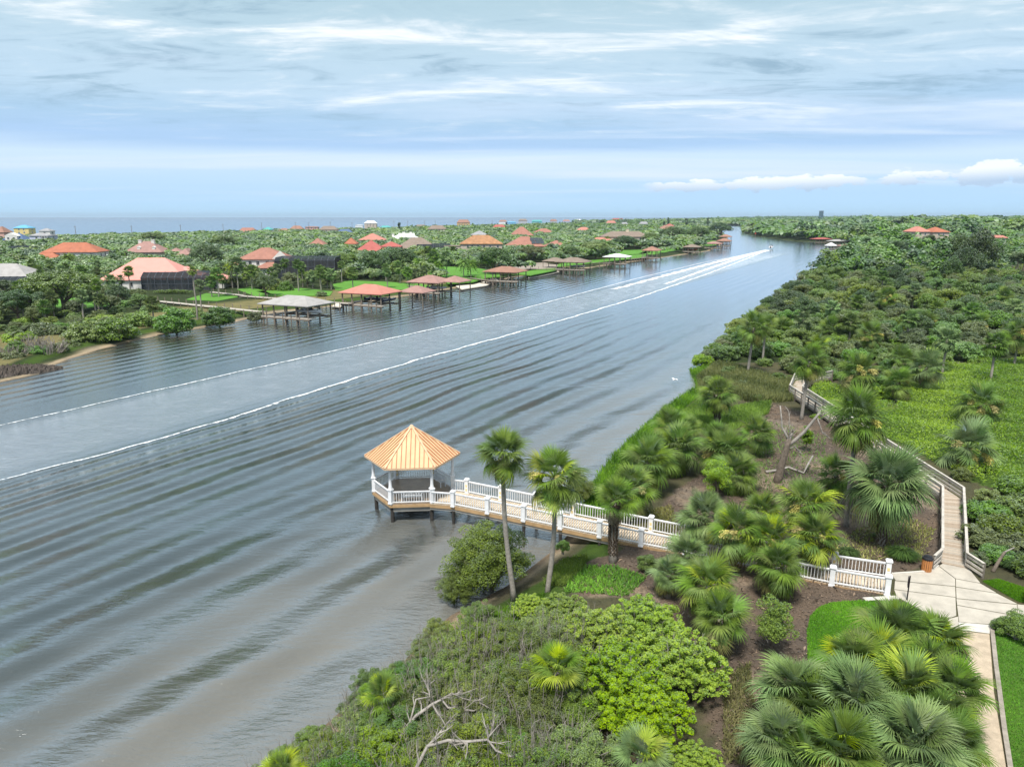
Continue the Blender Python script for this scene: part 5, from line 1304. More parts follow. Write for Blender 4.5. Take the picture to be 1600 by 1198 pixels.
# screened pool enclosures
def screen_material():
    m = bpy.data.materials.new('insect_screen'); m.use_nodes = True; t = NT(m.node_tree); m.node_tree.nodes.clear()
    d = t.add('ShaderNodeBsdfDiffuse'); d.inputs[0].default_value = (.028,.036,.042,1); tr = t.add('ShaderNodeBsdfTransparent'); ms = t.add('ShaderNodeMixShader'); ms.inputs[0].default_value = .82
    t.l.new(tr.outputs[0], ms.inputs[1]); t.l.new(d.outputs[0], ms.inputs[2]); o = t.add('ShaderNodeOutputMaterial'); t.l.new(ms.outputs[0], o.inputs[0]); return m
M_SCREEN = screen_material(); M_CAGE = mat('bronze_frame', (.09,.10,.12), .4)
def cage(px0, px1, pyb, dep, h, label, rz=.1, rise=1.6, nx=7, rows=2, gzv=1.5):
    pc = (px0+px1)/2; x, y = at(pc, pyb, gzv); w = (px1-px0)*mpp(pc, pyb, gzv)
    t = thing('pool_enclosure', label, 'pool enclosure', (x, y+dep/2, gzv), rz, 'screened pool enclosures')
    HOUSES.append((x, y+dep/2, w/2+1, dep/2+1))
    X = [-w/2+w*i/nx for i in range(nx+1)]; D = dep/2; ins = min(2.2, dep*.25)
    pn = lambda *p: MB().face(p).build('screen_panel', M_SCREEN, t)
    bm_ = lambda a, b: MB().beam(a, b, .13, .13).build('frame_bar', M_CAGE, t)
    for i in range(nx):
        for r in range(rows):
            z0, z1 = h*r/rows, h*(r+1)/rows; pn((X[i],-D,z0),(X[i+1],-D,z0),(X[i+1],-D,z1),(X[i],-D,z1))
        pn((X[i],-D,h),(X[i+1],-D,h),(X[i+1],-D+ins,h+rise),(X[i],-D+ins,h+rise)); pn((X[i],-D+ins,h+rise),(X[i+1],-D+ins,h+rise),(X[i+1],D,h+rise),(X[i],D,h+rise))
    for s in (-1, 1):
        for j in range(3):
            a, b = -D+dep*j/3, -D+dep*(j+1)/3; pn((s*w/2,a,0),(s*w/2,b,0),(s*w/2,b,h),(s*w/2,a,h)); bm_((s*w/2,b,0),(s*w/2,b,h))
        pn((s*w/2,-D,h),(s*w/2,D,h),(s*w/2,D,h+rise),(s*w/2,-D+ins,h+rise))
    for xx in X: bm_((xx,-D,0),(xx,-D,h)); bm_((xx,-D,h),(xx,-D+ins,h+rise)); bm_((xx,-D+ins,h+rise),(xx,D,h+rise))
    for z in [h*r/rows for r in range(rows+1)]: bm_((-w/2,-D,z),(w/2,-D,z))
    bm_((-w/2,-D+ins,h+rise),(w/2,-D+ins,h+rise)); bm_((-w/2,D,h+rise),(w/2,D,h+rise))
    MB().box((0,0,.06), (w-.2,dep-.2,.12)).build('patio', WALL['beige'], t)
    for k in range(4): MB().box((-w*.36+k*w*.24, -D+.25, h/2), (.38,.38,h)).build('lanai_column', WALL['white'], t)
    MB().box((0,D-.3,h/2), (w-.4,.2,h-.1)).build('back_wall', WALL['beige'], t)
cage(222, 326, 453, 9, 3.9, 'dark screened pool enclosure in front of the pink roofed house', 0.02, 1.5, 10, 2)
cage(430, 522, 437, 13, 7.0, 'two storey black screened pool enclosure beside the rust roofed house', .05, 1.0, 9, 3)
cage(-30, 34, 459, 9, 3.3, 'low dark screened pool enclosure in front of the pale grey roof', .05, 1.2, 6, 2)
cage(10, 64, 400, 14, 4.5, 'dark screened enclosure behind the palms at the left', .1, 1.0, 6, 2)
cage(592, 650, 400, 14, 4.6, 'dark blue screened enclosure between the red and the taupe roofs', .1, 1.2, 6, 2)
cage(650, 702, 401, 14, 5.4, 'dark screened enclosure right of the taupe roof', .1, 1.6, 6, 2)

# ------------------------------------------------------------------ boathouses and docks
DECKZ = 1.7
def boathouse(pc, pyw, pw, dep, rk_, label, rise=1.6, eave=4.6, rz=-.42, second=None, sides=True, group='boathouses on the far bank', nx=None, finger=True):
    x, y = at(pc, pyw, 0); w = pw*mpp(pc, pyw, 0)*.86; w = max(w, 5)
    t = thing('boathouse', label, 'boathouse', (x, y+dep*.45, 0), rz, group)
    far_ = y > 330
    nx = nx or max(3, int(w/2.7)); D = dep/2
    for i in range(nx+1):
        for yy in ((-D, D) if far_ else (-D, 0, D)):
            X = -w/2+w*i/nx; up = eave if yy != 0 else DECKZ+.4
            MB().cyl((X,yy,-1.2), (X,yy,up-.1), .2, .18, 6).build('pile', M_WOODD, t)
    for yy in (-D, D): MB().beam((-w/2,yy,eave-.25), (w/2,yy,eave-.25), .15, .3).build('roof_beam', M_WOODD, t)
    MB().box((0,-D+.9,DECKZ-.08), (w+1.2, 2.2, .16)).build('deck', M_WOODP, t); MB().box((-w/2+.6,0,DECKZ-.10), (2.2, dep, .16)).build('deck', M_WOODP, t)
    MB().box((w*.3,0,DECKZ-.12), (1.6, dep, .16)).box((0,-D+.9,DECKZ-.55), (w, .3, .3)).box((0,D-.6,DECKZ-.3), (w, 1.2, .3)).build('deck', M_WOODD, t)
    MB().beam((-w/2-.5,-D-.25,DECKZ-.3), (w/2+.5,-D-.25,DECKZ-.3), .1, .3).build('fascia_board', M_WOODD, t)
    for i in range(int(w/2.4)): MB().cyl((-w/2+1.2+i*2.4,-D-.2,-1), (-w/2+1.2+i*2.4,-D-.2,DECKZ+.75), .13, n=6).build('mooring_post', M_WOODD, t)
    r = link('roof', roof_mesh(w+.6, dep+.6, eave, eave+rise, 'hip', ROOF[rk_], .5, .18), t)
    for s in (-1, 1): MB().box((s*w*.12+w*.05, .3, 2.35), (.25, dep*.8, .3)).build('lift_beam', M_WOODD, t)
    if second:
        dx, dy, w2, d2, ez2, rs2, rk2 = second
        link('roof', roof_mesh(w2, d2, ez2, ez2+rs2, 'hip', ROOF[rk2], .5, .18), t, (dx, dy, 0))
        for sx in (-1, 1):
            for sy in (-1, 1): MB().cyl((dx+sx*w2/2,dy+sy*d2/2,-1.2), (dx+sx*w2/2,dy+sy*d2/2,ez2), .15, n=6).build('pile', M_WOODD, t)
        MB().box((dx,dy,DECKZ-.1), (w2, 1.6, .15)).build('deck', M_WOODP, t)
    return t, x, y+dep*.45, w
b1 = boathouse(458, 507, 104, 8, 'pale', 'boathouse with a pale grey roof sheltering a white motorboat', 1.7, 4.6)
b2 = boathouse(576, 486, 84, 8.5, 'salmon', 'boathouse with a salmon roof and dark boats below', 2.0, 4.7, second=(9.5, 8, 7, 6, 4.5, 1.5, 'mauve'))
b3 = boathouse(671, 465, 60, 8.5, 'mauve', 'boathouse with two joined brown hipped roofs', 1.9, 4.7, second=(7.5, 2, 7, 7, 4.9, 1.6, 'mauve'))
b4 = boathouse(790, 446, 62, 9, 'brown', 'boathouse with a brown hip roof on tall posts by the white sand beach', 1.7, 4.9)
b5 = boathouse(897, 427, 52, 9, 'taupe', 'boathouse with joined taupe roofs and empty boat lifts', 1.8, 4.9, second=(-11, 6, 9, 7, 4.6, 1.5, 'taupe'))
b6 = boathouse(966, 417, 40, 9, 'white', 'boathouse with a white metal roof', 1.4, 4.9)
b7 = boathouse(1020, 407, 26, 9, 'brown', 'small boathouse with a brown pyramid roof on tall thin posts', 2.2, 5.6)
b8 = boathouse(1083, 397, 27, 9, 'taupe', 'low boathouse with a taupe roof over a red boat', 1.8, 4.6)
b9 = boathouse(1117, 391, 27, 9, 'mauve', 'grey brown boathouse just before the pair of red roofs', 1.6, 4.8)
b10 = boathouse(1133, 387.5, 22, 9, 'brown', 'nearer of two red roofed boathouses at the bend', 2.2, 5.5)
b11 = boathouse(1135, 380, 19, 9, 'brown', 'farther of two red roofed boathouses at the bend', 2.2, 6.0)
GR = 'boathouses on the near bank beyond the woods'
boathouse(1285, 381.5, 30, 9, 'red', 'green posted boathouse with a long red roof at the far right bank', 1.2, 4.6, .15, group=GR)
boathouse(1313, 385, 34, 9, 'pale', 'long grey roofed boathouse on the far right bank', 1.4, 4.4, .15, group=GR)
boathouse(1322, 391, 22, 6, 'mauve', 'low brown boathouse with a boat ramp on the far right bank', 1.0, 3.2, .15, group=GR)
boathouse(1299, 393, 9, 4, 'white', 'little square pavilion with a white pyramid roof standing in the water', 2.0, 4.2, .1, group=GR, nx=2)
def motorboat(x, y, z, L, rz, label, hull, top=None, col2=None, tower=True, s=1.0):
    t = thing('motorboat', label, 'boat', (x, y, z), rz, 'boats of the river'); V = []; st = [(-.5,.36,0,.42),(-.2,.40,0,.44),(.15,.36,.02,.5),(.38,.2,.1,.58),(.5,.02,.28,.64)]
    for fx, hw, zb_, zt in st: V += [(fx*L, 0, zb_*L*.16), (fx*L, hw*L*.36*.8, zb_*L*.16+.12*L*.3), (fx*L, hw*L*.36, zt*L*.22), (fx*L, -hw*L*.36, zt*L*.22), (fx*L, -hw*L*.36*.8, zb_*L*.16+.12*L*.3)]
    f = []
    for i in range(4):
        a, b = i*5, i*5+5
        for j in range(5): f.append((a+j, a+(j+1) % 5, b+(j+1) % 5, b+j))
    f += [(4,3,2,1,0), (20,21,22,23,24)]
    MB().solid(V, f).build('hull', hull, t)
    MB().box((-.18*L,0,.095*L), (.34*L,.2*L,.012*L)).build('cockpit', mat('boat_seat', (.30,.28,.26), .7), t)
    for k in (-1, 1): MB().box((-.22*L+k*.07*L,0,.125*L), (.05*L,.18*L,.05*L)).build('seat', M_WHITE, t)
    MB().solid([(.06*L,-.11*L,.1*L),(.06*L,.11*L,.1*L),(-.0*L,-.1*L,.175*L),(-.0*L,.1*L,.175*L),(.07*L,-.11*L,.1*L),(.07*L,.11*L,.1*L),(.01*L,-.1*L,.175*L),(.01*L,.1*L,.175*L)], [(0,1,3,2),(4,6,7,5),(0,2,6,4),(1,5,7,3),(2,3,7,6),(0,4,5,1)]).build('windscreen', M_PANE, t)
    MB().box((-.53*L,0,.07*L), (.06*L,.07*L,.12*L)).build('engine', M_BLACK, t)
    if tower:
        for sy in (-1, 1): MB().tube([(-.08*L,sy*.12*L,.1*L),(-.12*L,sy*.11*L,.25*L)], [.03,.03], 5).tube([(.02*L,sy*.12*L,.1*L),(-.10*L,sy*.11*L,.25*L)], [.03,.03], 5).build('tower_leg', M_WHITE, t)
        MB().box((-.11*L,0,.256*L), (.16*L,.24*L,.02*L)).build('canopy', top or M_WHITE, t)
    return t
M_RED = mat('red_hull', (.45,.05,.03), .4); M_NAVY = mat('navy_hull', (.03,.04,.09), .3)
def off(b, dx, dy): c, s = math.cos(-.42), math.sin(-.42); return b[1]+dx*c-dy*s, b[2]+dx*s+dy*c
x, y = off(b1, 3.5, .3); motorboat(x, y, 2.3, 7.2, -.5, 'white motorboat with a wakeboard tower on the lift of the grey roofed boathouse', M_WHITE)
x, y = off(b2, 1.0, 1); motorboat(x, y, 2.3, 6.5, -.3, 'dark motorboat with a pale cover under the salmon roof', M_NAVY, M_WHITE)
x, y = off(b2, 5.0, 1); motorboat(x, y, 2.3, 5.5, 1.0, 'second dark boat under the right end of the salmon roof', M_NAVY, M_BLACK)
x, y = off(b3, 2, .5); motorboat(x, y, 2.3, 6.5, -.4, 'pale motorboat lifted under the double brown roof', M_WHITE)
x, y = off(b5, 2, .5); motorboat(x, y, 2.4, 6.5, -.4, 'white boat lifted under the taupe double boathouse', M_WHITE)
x, y = off(b8, 0, .5); motorboat(x, y, 2.3, 7, -.4, 'red boat under the low taupe boathouse roof', M_RED)
x, y = off(b9, 0, .5); motorboat(x, y, 2.3, 7, -.4, 'white boat under the grey brown boathouse near the bend', M_WHITE)
x, y = at(1205, 389); wx, wy = at(1100, 430)
sbt = motorboat(x, y, .7, 11, math.atan2(y-wy, x-wx), 'white speedboat with a dark canopy racing up the river ahead of its wake', M_WHITE, M_BLACK)
def dock(px0, py0, px1, py1, z, wdt, label, m=None, post=True, zoff=0):
    a, b = at(px0, py0, z), at(px1, py1, z); L = math.dist(a, b)
    t = thing('dock_walkway', label, 'walkway', (a[0], a[1], 0), math.atan2(b[1]-a[1], b[0]-a[0]), 'timber dock walkways of the far bank')
    MB().box((L/2,0,z-.07), (L,wdt,.14)).build('deck', m or M_WOODP, t)
    n = int(L/3)
    for i in range(n+1):
        for s in (-1, 1): MB().cyl((i*L/max(1,n), s*(wdt/2+.08), 0-.8), (i*L/max(1,n), s*(wdt/2+.08), z+(1.0 if post and s > 0 else .1)), .11, n=5).build('post', M_WOODD, t)
dock(232, 468.5, 412, 487, 2.0, 1.5, 'long pale boardwalk over the marsh to the grey roofed boathouse')
dock(330, 456, 380, 461, 2.0, 1.3, 'short pale path across the lawn of the pink roofed house')
dock(378, 462, 548, 474, 2.0, 1.4, 'long pale walkway over the marsh to the salmon roofed boathouse')
dock(640, 446, 660, 455, 1.9, 1.5, 'short brown pier behind the double roofed boathouse', M_WOODD)
dock(733, 434, 772, 439, 1.9, 1.5, 'brown pier leading from the sand to the brown roofed boathouse', M_WOODD)
dock(828, 420, 880, 421, 1.9, 1.5, 'pier to the taupe double boathouse', M_WOODD)
dock(925, 411, 960, 411, 1.9, 1.5, 'pier to the white roofed boathouse', M_WOODD)
dock(985, 405, 1012, 402, 1.9, 1.5, 'pier to the small brown boathouse on thin posts', M_WOODD)
dock(1128, 358, 1152, 358, 2.2, 3, 'low bridge like dock across the side channel at the bend', M_WOODD)
dock(1285, 393, 1345, 394, 2.0, 1.6, 'long thin pier beside the little white pavilion', M_WOODD)
dock(1300, 387, 1345, 386, 2.0, 2.0, 'brown landing stage in front of the long grey boathouse', M_WOODD)
# red channel marker
x, y = at(1180, 370); ma = thing('channel_marker', 'small red triangular channel marker on a post near the far right bank', 'marker', (x, y, 0))
MB().cyl((0,0,-1),(0,0,4.5), .25, n=6).build('post', M_WOODD, ma); MB().solid([(-1.3,-.05,3.4),(1.3,-.05,3.4),(0,-.05,5.6),(-1.3,.05,3.4),(1.3,.05,3.4),(0,.05,5.6)], [(0,1,2),(5,4,3),(0,3,4,1),(1,4,5,2),(2,5,3,0)]).build('board', M_RED, ma)
# utility poles along the beach road
for i, (px, pt, Y) in enumerate([(133,352,720),(219,351.5,760),(294,350.5,820),(359,349,900),(418,347,960),(470,346.5,1000),(490,347,980),(523,346,1040),(556,347,1060),(620,344.5,1150),(641,345,1180),(667,344.5,1200),(683,345,1250),(770,343.5,1400)]):
    z = 24-(pt-339.5)*Y/F; t = thing('utility_pole', ['bare utility pole against the sea, %s from the left' % w_ for w_ in ('first','second','third','fourth','fifth','sixth','seventh','eighth','ninth','tenth','eleventh','twelfth','thirteenth','fourteenth')][i], 'utility pole', ((px-800)/F*Y, Y, 3), 0, 'utility poles along the beach road')
    MB().cyl((0,0,0),(0,0,z-3), .28, .2, 6).build('pole', M_WOODD, t); MB().box((0,0,z-4.2), (2.6,.15,.18)).build('crossarm', M_WOODD, t)
# dark peat bank at the left edge
rg = np.random.default_rng(4); mbk = MB(); a = at(-60, 606, 0); b = at(96, 577, 0)
nx_, ny_ = 120, 30; V = []
for i in range(nx_):
    for j in range(ny_):
        u = i/(nx_-1); v = j/(ny_-1)
        x = a[0]+(b[0]-a[0])*u+3.6*v*-.5*(1-u*.6); y = a[1]+(b[1]-a[1])*u+6.5*v*(1-u*.75)
        z = (1.7*math.sin(min(1, v*2.2)*math.pi/2)*(1-u**3*.8))*(.85+.16*math.sin(i*.9+j*1.7)+.14*math.sin(i*2.3-j)+.12*rg.random())-.25
        V.append((x+rg.normal()*.05, y+rg.normal()*.06, z))
I = np.arange(nx_*ny_).reshape(nx_, ny_); Q = np.stack([I[:-1,:-1], I[1:,:-1], I[1:,1:], I[:-1,1:]], -1).reshape(-1, 4)
tag(link('peat_bank', raw_mesh('peat_bank', V, Q, [mat('peat', (.045,.038,.032), .95, .5, 1.5, .8, 6, col2=(.12,.10,.085))])), kind='structure')

# ------------------------------------------------------------------ lawns and sand of the far bank
M_LAWNF = mat('far_lawn', (.10,.26,.03), .95, .22, .12, .3, 4)
M_WSAND = mat('white_sand', (.62,.57,.48), .95, .2, .3)
M_SOILF = mat('bare_soil', (.34,.29,.24), .95, .25, .2)
LAWNS = [[(520,444),(545,438),(600,440),(655,443),(682,448),(640,452),(575,454),(524,453)],
         [(650,421),(682,416),(740,418),(778,424),(782,432),(745,434),(690,433),(655,431)],
         [(290,468),(322,458),(362,458),(372,464),(340,470)], [(370,452),(392,448),(415,455),(430,462),(400,463)],
         [(60,470),(140,463),(165,463),(178,478),(120,482),(70,482)], [(880,410),(945,404),(975,399),(1010,397),(1008,402),(960,407),(900,414),(860,418)],
         [(945,398),(965,391),(1010,390),(1010,396),(965,399)], [(998,396),(1020,389),(1060,386),(1062,390),(1020,398)], [(1100,383),(1104,376),(1118,376),(1122,381),(1112,386)],
         [(690,437),(735,432),(762,434),(740,440),(700,443)], [(805,428),(840,420),(868,418),(870,422),(830,430)], [(400,455),(470,450),(520,455),(515,462),(430,462)]]
SANDS = [[(712,447),(735,439),(772,434),(780,438),(760,446),(722,452)], [(822,431),(845,423),(872,420),(874,425),(845,431),(826,434)], [(518,479),(525,474),(536,473),(532,480)], [(0,0),(0,0),(0,0)]][:3]
def sheet(name, px, z, m):
    P = [at(a, b, z) for a, b in px]; return tag(MB().prism(P, z-.35, z).build(name, m), kind='structure')
for p in LAWNS: sheet('lawn', p, 1.56, M_LAWNF)
for p in SANDS: sheet('sand', p, .55, M_WSAND)
sheet('bare_ground', [(785,420),(800,412),(850,410),(872,414),(868,419),(820,421)], 1.57, M_SOILF)

# ------------------------------------------------------------------ trees: prototypes
def tree_proto(m, seed, R, h, n, size, flat=.42, br=.2, bark=None, **k):
    cm, cc = crown_mesh('crown', m, seed, R, R, h*flat, h*(1-flat)*.98, k.pop('ncl', 46), n, size, **k)
    return cm, limbs_mesh('trunk', bark or M_BARK, seed, [tuple(c) for c in cc], br, 0, .3, 9)
TP = [tree_proto(L_TREE, 101, 2.9, 5.0, 9000, .12, .5, clump=.3, up=.8), tree_proto(L_TREE, 102, 3.2, 4.6, 9000, .12, .5, clump=.26, up=.8),
      tree_proto(L_DARK, 103, 3.0, 5.2, 9000, .12, .5, clump=.28), tree_proto(L_OAK, 104, 3.1, 4.8, 9000, .12, .5, clump=.28),
      tree_proto(L_GREY, 105, 2.8, 4.4, 8000, .12, .5, clump=.26), tree_proto(L_GREEN, 106, 2.7, 4.2, 8500, .13, .5, clump=.28, up=.9)]
BP = [tree_proto(L_GREEN, 111, 1.9, 2.2, 8500, .09, .52, .08, ncl=80, clump=.24, up=.9, low=-.8), tree_proto(L_TREE, 112, 2.0, 2.2, 8500, .09, .54, .08, ncl=80, clump=.24, low=-.8), tree_proto(L_GREY, 113, 1.9, 2.1, 8000, .09, .52, .08, ncl=80, clump=.24, low=-.8),
      tree_proto(L_LIME, 114, 1.7, 1.9, 7000, .09, .52, .08, ncl=80, clump=.24, up=.9, low=-.8), tree_proto(L_OAK, 115, 2.0, 2.2, 8500, .09, .52, .08, ncl=80, clump=.24, low=-.8)]
OAK = tree_proto(L_DARK, 121, 5.6, 8.0, 15000, .16, .36, .35, ncl=70, clump=.2, hollow=.6)
OAKG = tree_proto(L_OAK, 122, 6.0, 8.0, 14000, .16, .34, .32, ncl=60, clump=.2, hollow=.65, low=-.1)
BARE = (twig_mesh('twigs', M_TWIG, 9, 1.9, 2.4, 80, .035), None)
# mid distance palms: whole crown in one mesh
def palm_crown(seed, m, n=30, emin=-60):
    rg = random.Random(seed); Vs = []; Qs = []; Ss = []; b = 0
    A = [frond_arrays(200+i, 12, 2, .9, 1.05, d, 2.1, .07) for i, d in enumerate((.25, .6, .6, 1.0))]
    for i in range(n):
        f = (i+.5)/n; el = 80-(80-emin)*f**.85+rg.uniform(-8, 8); az = i*2.39996
        V, Q, S = A[0 if el > 45 else (1+i % 2) if el > -10 else 3]
        M = np.array(Matrix.Rotation(az, 3, 'Z') @ Matrix.Rotation(-math.radians(el), 3, 'Y') @ Matrix.Rotation(rg.uniform(-.4, .4), 3, 'X'))*rg.uniform(.85, 1.1)
        Vs.append(V@M.T); Qs.append(Q+b); Ss.append(S*rg.uniform(.6, 1.1)); b += len(V)
    return raw_mesh('crown', np.concatenate(Vs), np.concatenate(Qs), [m], None, np.concatenate(Ss))
PCR = [palm_crown(1, L_PALM), palm_crown(2, L_PALM, 26, -45), palm_crown(3, L_PALMB, 28, -70)]
PTR = [MB().tube([(0,0,-.3),(.12,.05,.33),(0,.05,.7),(0,0,1.0)], [.2,.16,.14,.15], 7).mesh('trunk', M_PBARK, True)]
def feather_crown(seed):
    rg = random.Random(seed); V = []; Q = []; S = []
    for i in range(34):
        az = i*2.39996; el = math.radians(70-95*((i+.5)/34)); L = 2.6*rg.uniform(.9, 1.1); sh = rg.uniform(.2, .9)
        pr = None
        for k in range(9):
            t = k/8; r = L*t*math.cos(el)*(1-.1*t); z = L*t*math.sin(el)-1.5*t*t; w_ = .42*math.sin(min(1, t*1.2+.12)*math.pi*.9)+.02
            c, s = math.cos(az), math.sin(az); cur = [(c*r-s*w_, s*r+c*w_, z-.28*w_*2), (c*r, s*r, z), (c*r+s*w_, s*r-c*w_, z-.28*w_*2)]
            if pr:
                for a, b in ((0, 1), (1, 2)):
                    n0 = len(V); V += [pr[a], pr[b], tuple((np.array(pr[b])*.35+np.array(cur[b])*.65)), tuple((np.array(pr[a])*.35+np.array(cur[a])*.65))]; Q.append([n0, n0+1, n0+2, n0+3]); S += [sh]*4
            pr = cur
    return raw_mesh('crown', np.array(V), np.array(Q), [L_TREE], None, S)
FCR = feather_crown(4)
def mid_palm(x, y, z, h, R, label, group, k=0, name='fan_palm'):
    t = thing(name, label, 'palm tree', (x, y, z), rnd.uniform(0, 6.28), group)
    c = link('crown', FCR if k == 9 else PCR[k % 3], t, (0, 0, h)); s = R/2.0; c.scale = (s, s, s)
    o = link('trunk', PTR[0], t); o.scale = (1.1, 1.1, h)
    return t
def put_tree(name, P, x, y, z, s, label, group, cat='tree'):
    t = thing(name, label, cat, (x, y, z), rnd.uniform(0, 6.28), group); q = s if isinstance(s, tuple) else (s*rnd.uniform(.9, 1.12), s*rnd.uniform(.9, 1.12), s*rnd.uniform(.88, 1.12))
    t.scale = q; c = link('crown' if P[1] else 'twigs', P[0], t)
    if P[1]: link('trunk', P[1], t)
    return t
# named palms of the far bank: foot (px,py), crown centre py, radius px
FPN = 'fan palms along the far bank'
for i, a in enumerate([(157,494,445,10,'fan palm left of the pink roofed house, trunk rising from the shrubs'),(178,464,437,8,'small fan palm before the left end of the pink roof'),(192,467,436,8,'second small fan palm before the pink roof'),
  (204,455,424,9,'fan palm crown showing against the middle of the pink roof'),(308,497,424,8,'very tall thin fan palm at the shore, left of two'),(316,488,446,10,'shorter fan palm beside the very tall thin one'),(331,464,440,10,'fan palm at the lawn corner of the screened pool'),
  (342,464,428,11,'fan palm before the gap between pink roof and its wing'),(372,452,413,13,'tall fan palm right of the pink roofed house'),(364,450,415,11,'fan palm just behind the tall one right of the pink house'),(394,452,423,11,'fan palm on the small lawn near the rust roofed house'),
  (132,500,462,12,'fan palm with pale shaggy trunk in front of the spreading oak'),(85,497,465,12,'leaning fan palm under the spreading oak'),(467,455,413,9,'tall fan palm in front of the black two storey enclosure'),(473,448,416,8,'fan palm behind the tall one at the black enclosure'),
  (447,440,411,8,'fan palm before the left corner of the black enclosure'),(502,455,427,10,'fan palm at the left end of the bright lawn'),(518,452,428,10,'second fan palm at the left end of the bright lawn'),(511,450,426,9,'third fan palm at the left end of the bright lawn'),
  (552,452,427,11,'fan palm standing in the bright lawn'),(605,450,425,8,'fan palm at the right of the bright lawn'),(625,443,417,11,'tall fan palm between the lawn and the double boathouse'),(637,444,425,9,'fan palm behind the double boathouse'),
  (650,440,427,9,'fan palm with drooping crown left of the wide lawn'),(669,415,395,11,'tall fan palm before the taupe roofed house'),(677,428,401,12,'round fan palm at the back of the wide lawn'),(698,433,403,13,'tallest fan palm in the middle of the wide lawn'),(708,408,393,9,'fan palm at the corner of the orange brown roofed house'),
  (760,428,404,10,'fan palm with forked look beside the big dark oak'),(768,428,405,10,'right hand of the two palms beside the big dark oak'),(666,440,419,7,'thin young palm on the wide lawn'),(746,400,393,8,'fan palm in front of the beige house wall')]):
    x, y = at(a[0], a[1], 1.5); h = .5
    while proj(x, y, 1.5+h)[1] > a[2] and h < 16: h += .1
    mid_palm(x, y, 1.5, h, a[3]*y/F*1.08, a[4], FPN, i)
for a in [(725,433,410,12,'date palm with arching fronds on the wide lawn, left of a pair'),(736,431,412,12,'date palm with arching fronds on the wide lawn, right of a pair'),(654,430,408,9,'feathery yellowish palm at the left of the wide lawn'),(685,430,413,10,'feathery palm with orange tinted fronds on the wide lawn'),
          (258,400,392,13,'large date palm right of the dormered house'),(110,425,402,12,'dark feathery palm in front of the orange red roof'),(615,402,394,8,'bluish feathery palm before the taupe roof'),(948,384,372,6,'feathery palm beside the long beige house')]:
    x, y = at(a[0], a[1], 1.5); h = .5
    while proj(x, y, 1.5+h)[1] > a[2] and h < 16: h += .1
    mid_palm(x, y, 1.5, h, a[3]*y/F*1.1, a[4], 'feather palms of the far bank', 9, 'date_palm')
# notable trees and shore shrubs of the far bank: centre px, base py, width px, height px
for a in [(100,487,125,66,OAKG,'wide spreading grey green oak with dark bent trunks in front of the pink roofed house'),(323,421,52,40,OAK,'large dark rounded oak right of the pink roof'),(772,428,58,42,OAK,'big dark oak behind the brown roofed boathouse'),
          (238,385,44,22,OAKG,'grey oak with visible limbs above the dunes'),(418,396,0,0,None,''),(585,432,60,40,OAK,'dark oak at the right of the black enclosure'),(625,425,60,38,OAK,'dark rounded oak behind the lime bushes of the bright lawn'),(540,425,46,30,OAKG,'grey green oak left of the lime bushes'),
          (665,415,44,26,OAKG,'oak in front of the taupe roofed house'),(830,410,44,26,OAKG,'bare limbed oak in front of the solar panelled house'),(930,405,52,28,OAKG,'wide grey oak in front of the salmon roofs'),(893,408,34,24,OAK,'dark green oak beside the wide grey one'),
          (30,500,70,50,OAK,'dark leafy tree at the left edge of the far bank'),(10,470,50,34,OAK,'dark tree below the pale grey roof at the left edge'),(415,462,40,34,OAK,'leafy oak in front of the white garage of the rust roofed house'),(215,470,30,20,OAKG,'small bent oak on the lawn before the screened pool'),
          (352,395,48,26,OAKG,'grey crowned oak behind the rust roofed house'),(1160,372,0,0,None,''),(1125,372,40,24,OAK,'dark trees at the tip of the far bank before the bend'),(1090,378,40,24,OAK,'dark green tree behind the low taupe boathouse'),(975,390,40,22,OAK,'dark trees in front of the long beige house'),
          (1050,376,44,22,OAK,'bushy oak near the riverbank lawn'),(1015,384,30,20,OAKG,'small oak behind the pyramid roofed boathouse')]:
    if a[4] is None: continue
    x, y = at(a[0], a[1], 1.5); k = y/F; P = a[4]; s = a[2]*k/2/5.9
    put_tree('oak_tree', P, x, y, 1.4, (s, s, a[3]*k/8.2), a[5], 'oaks of the far bank')
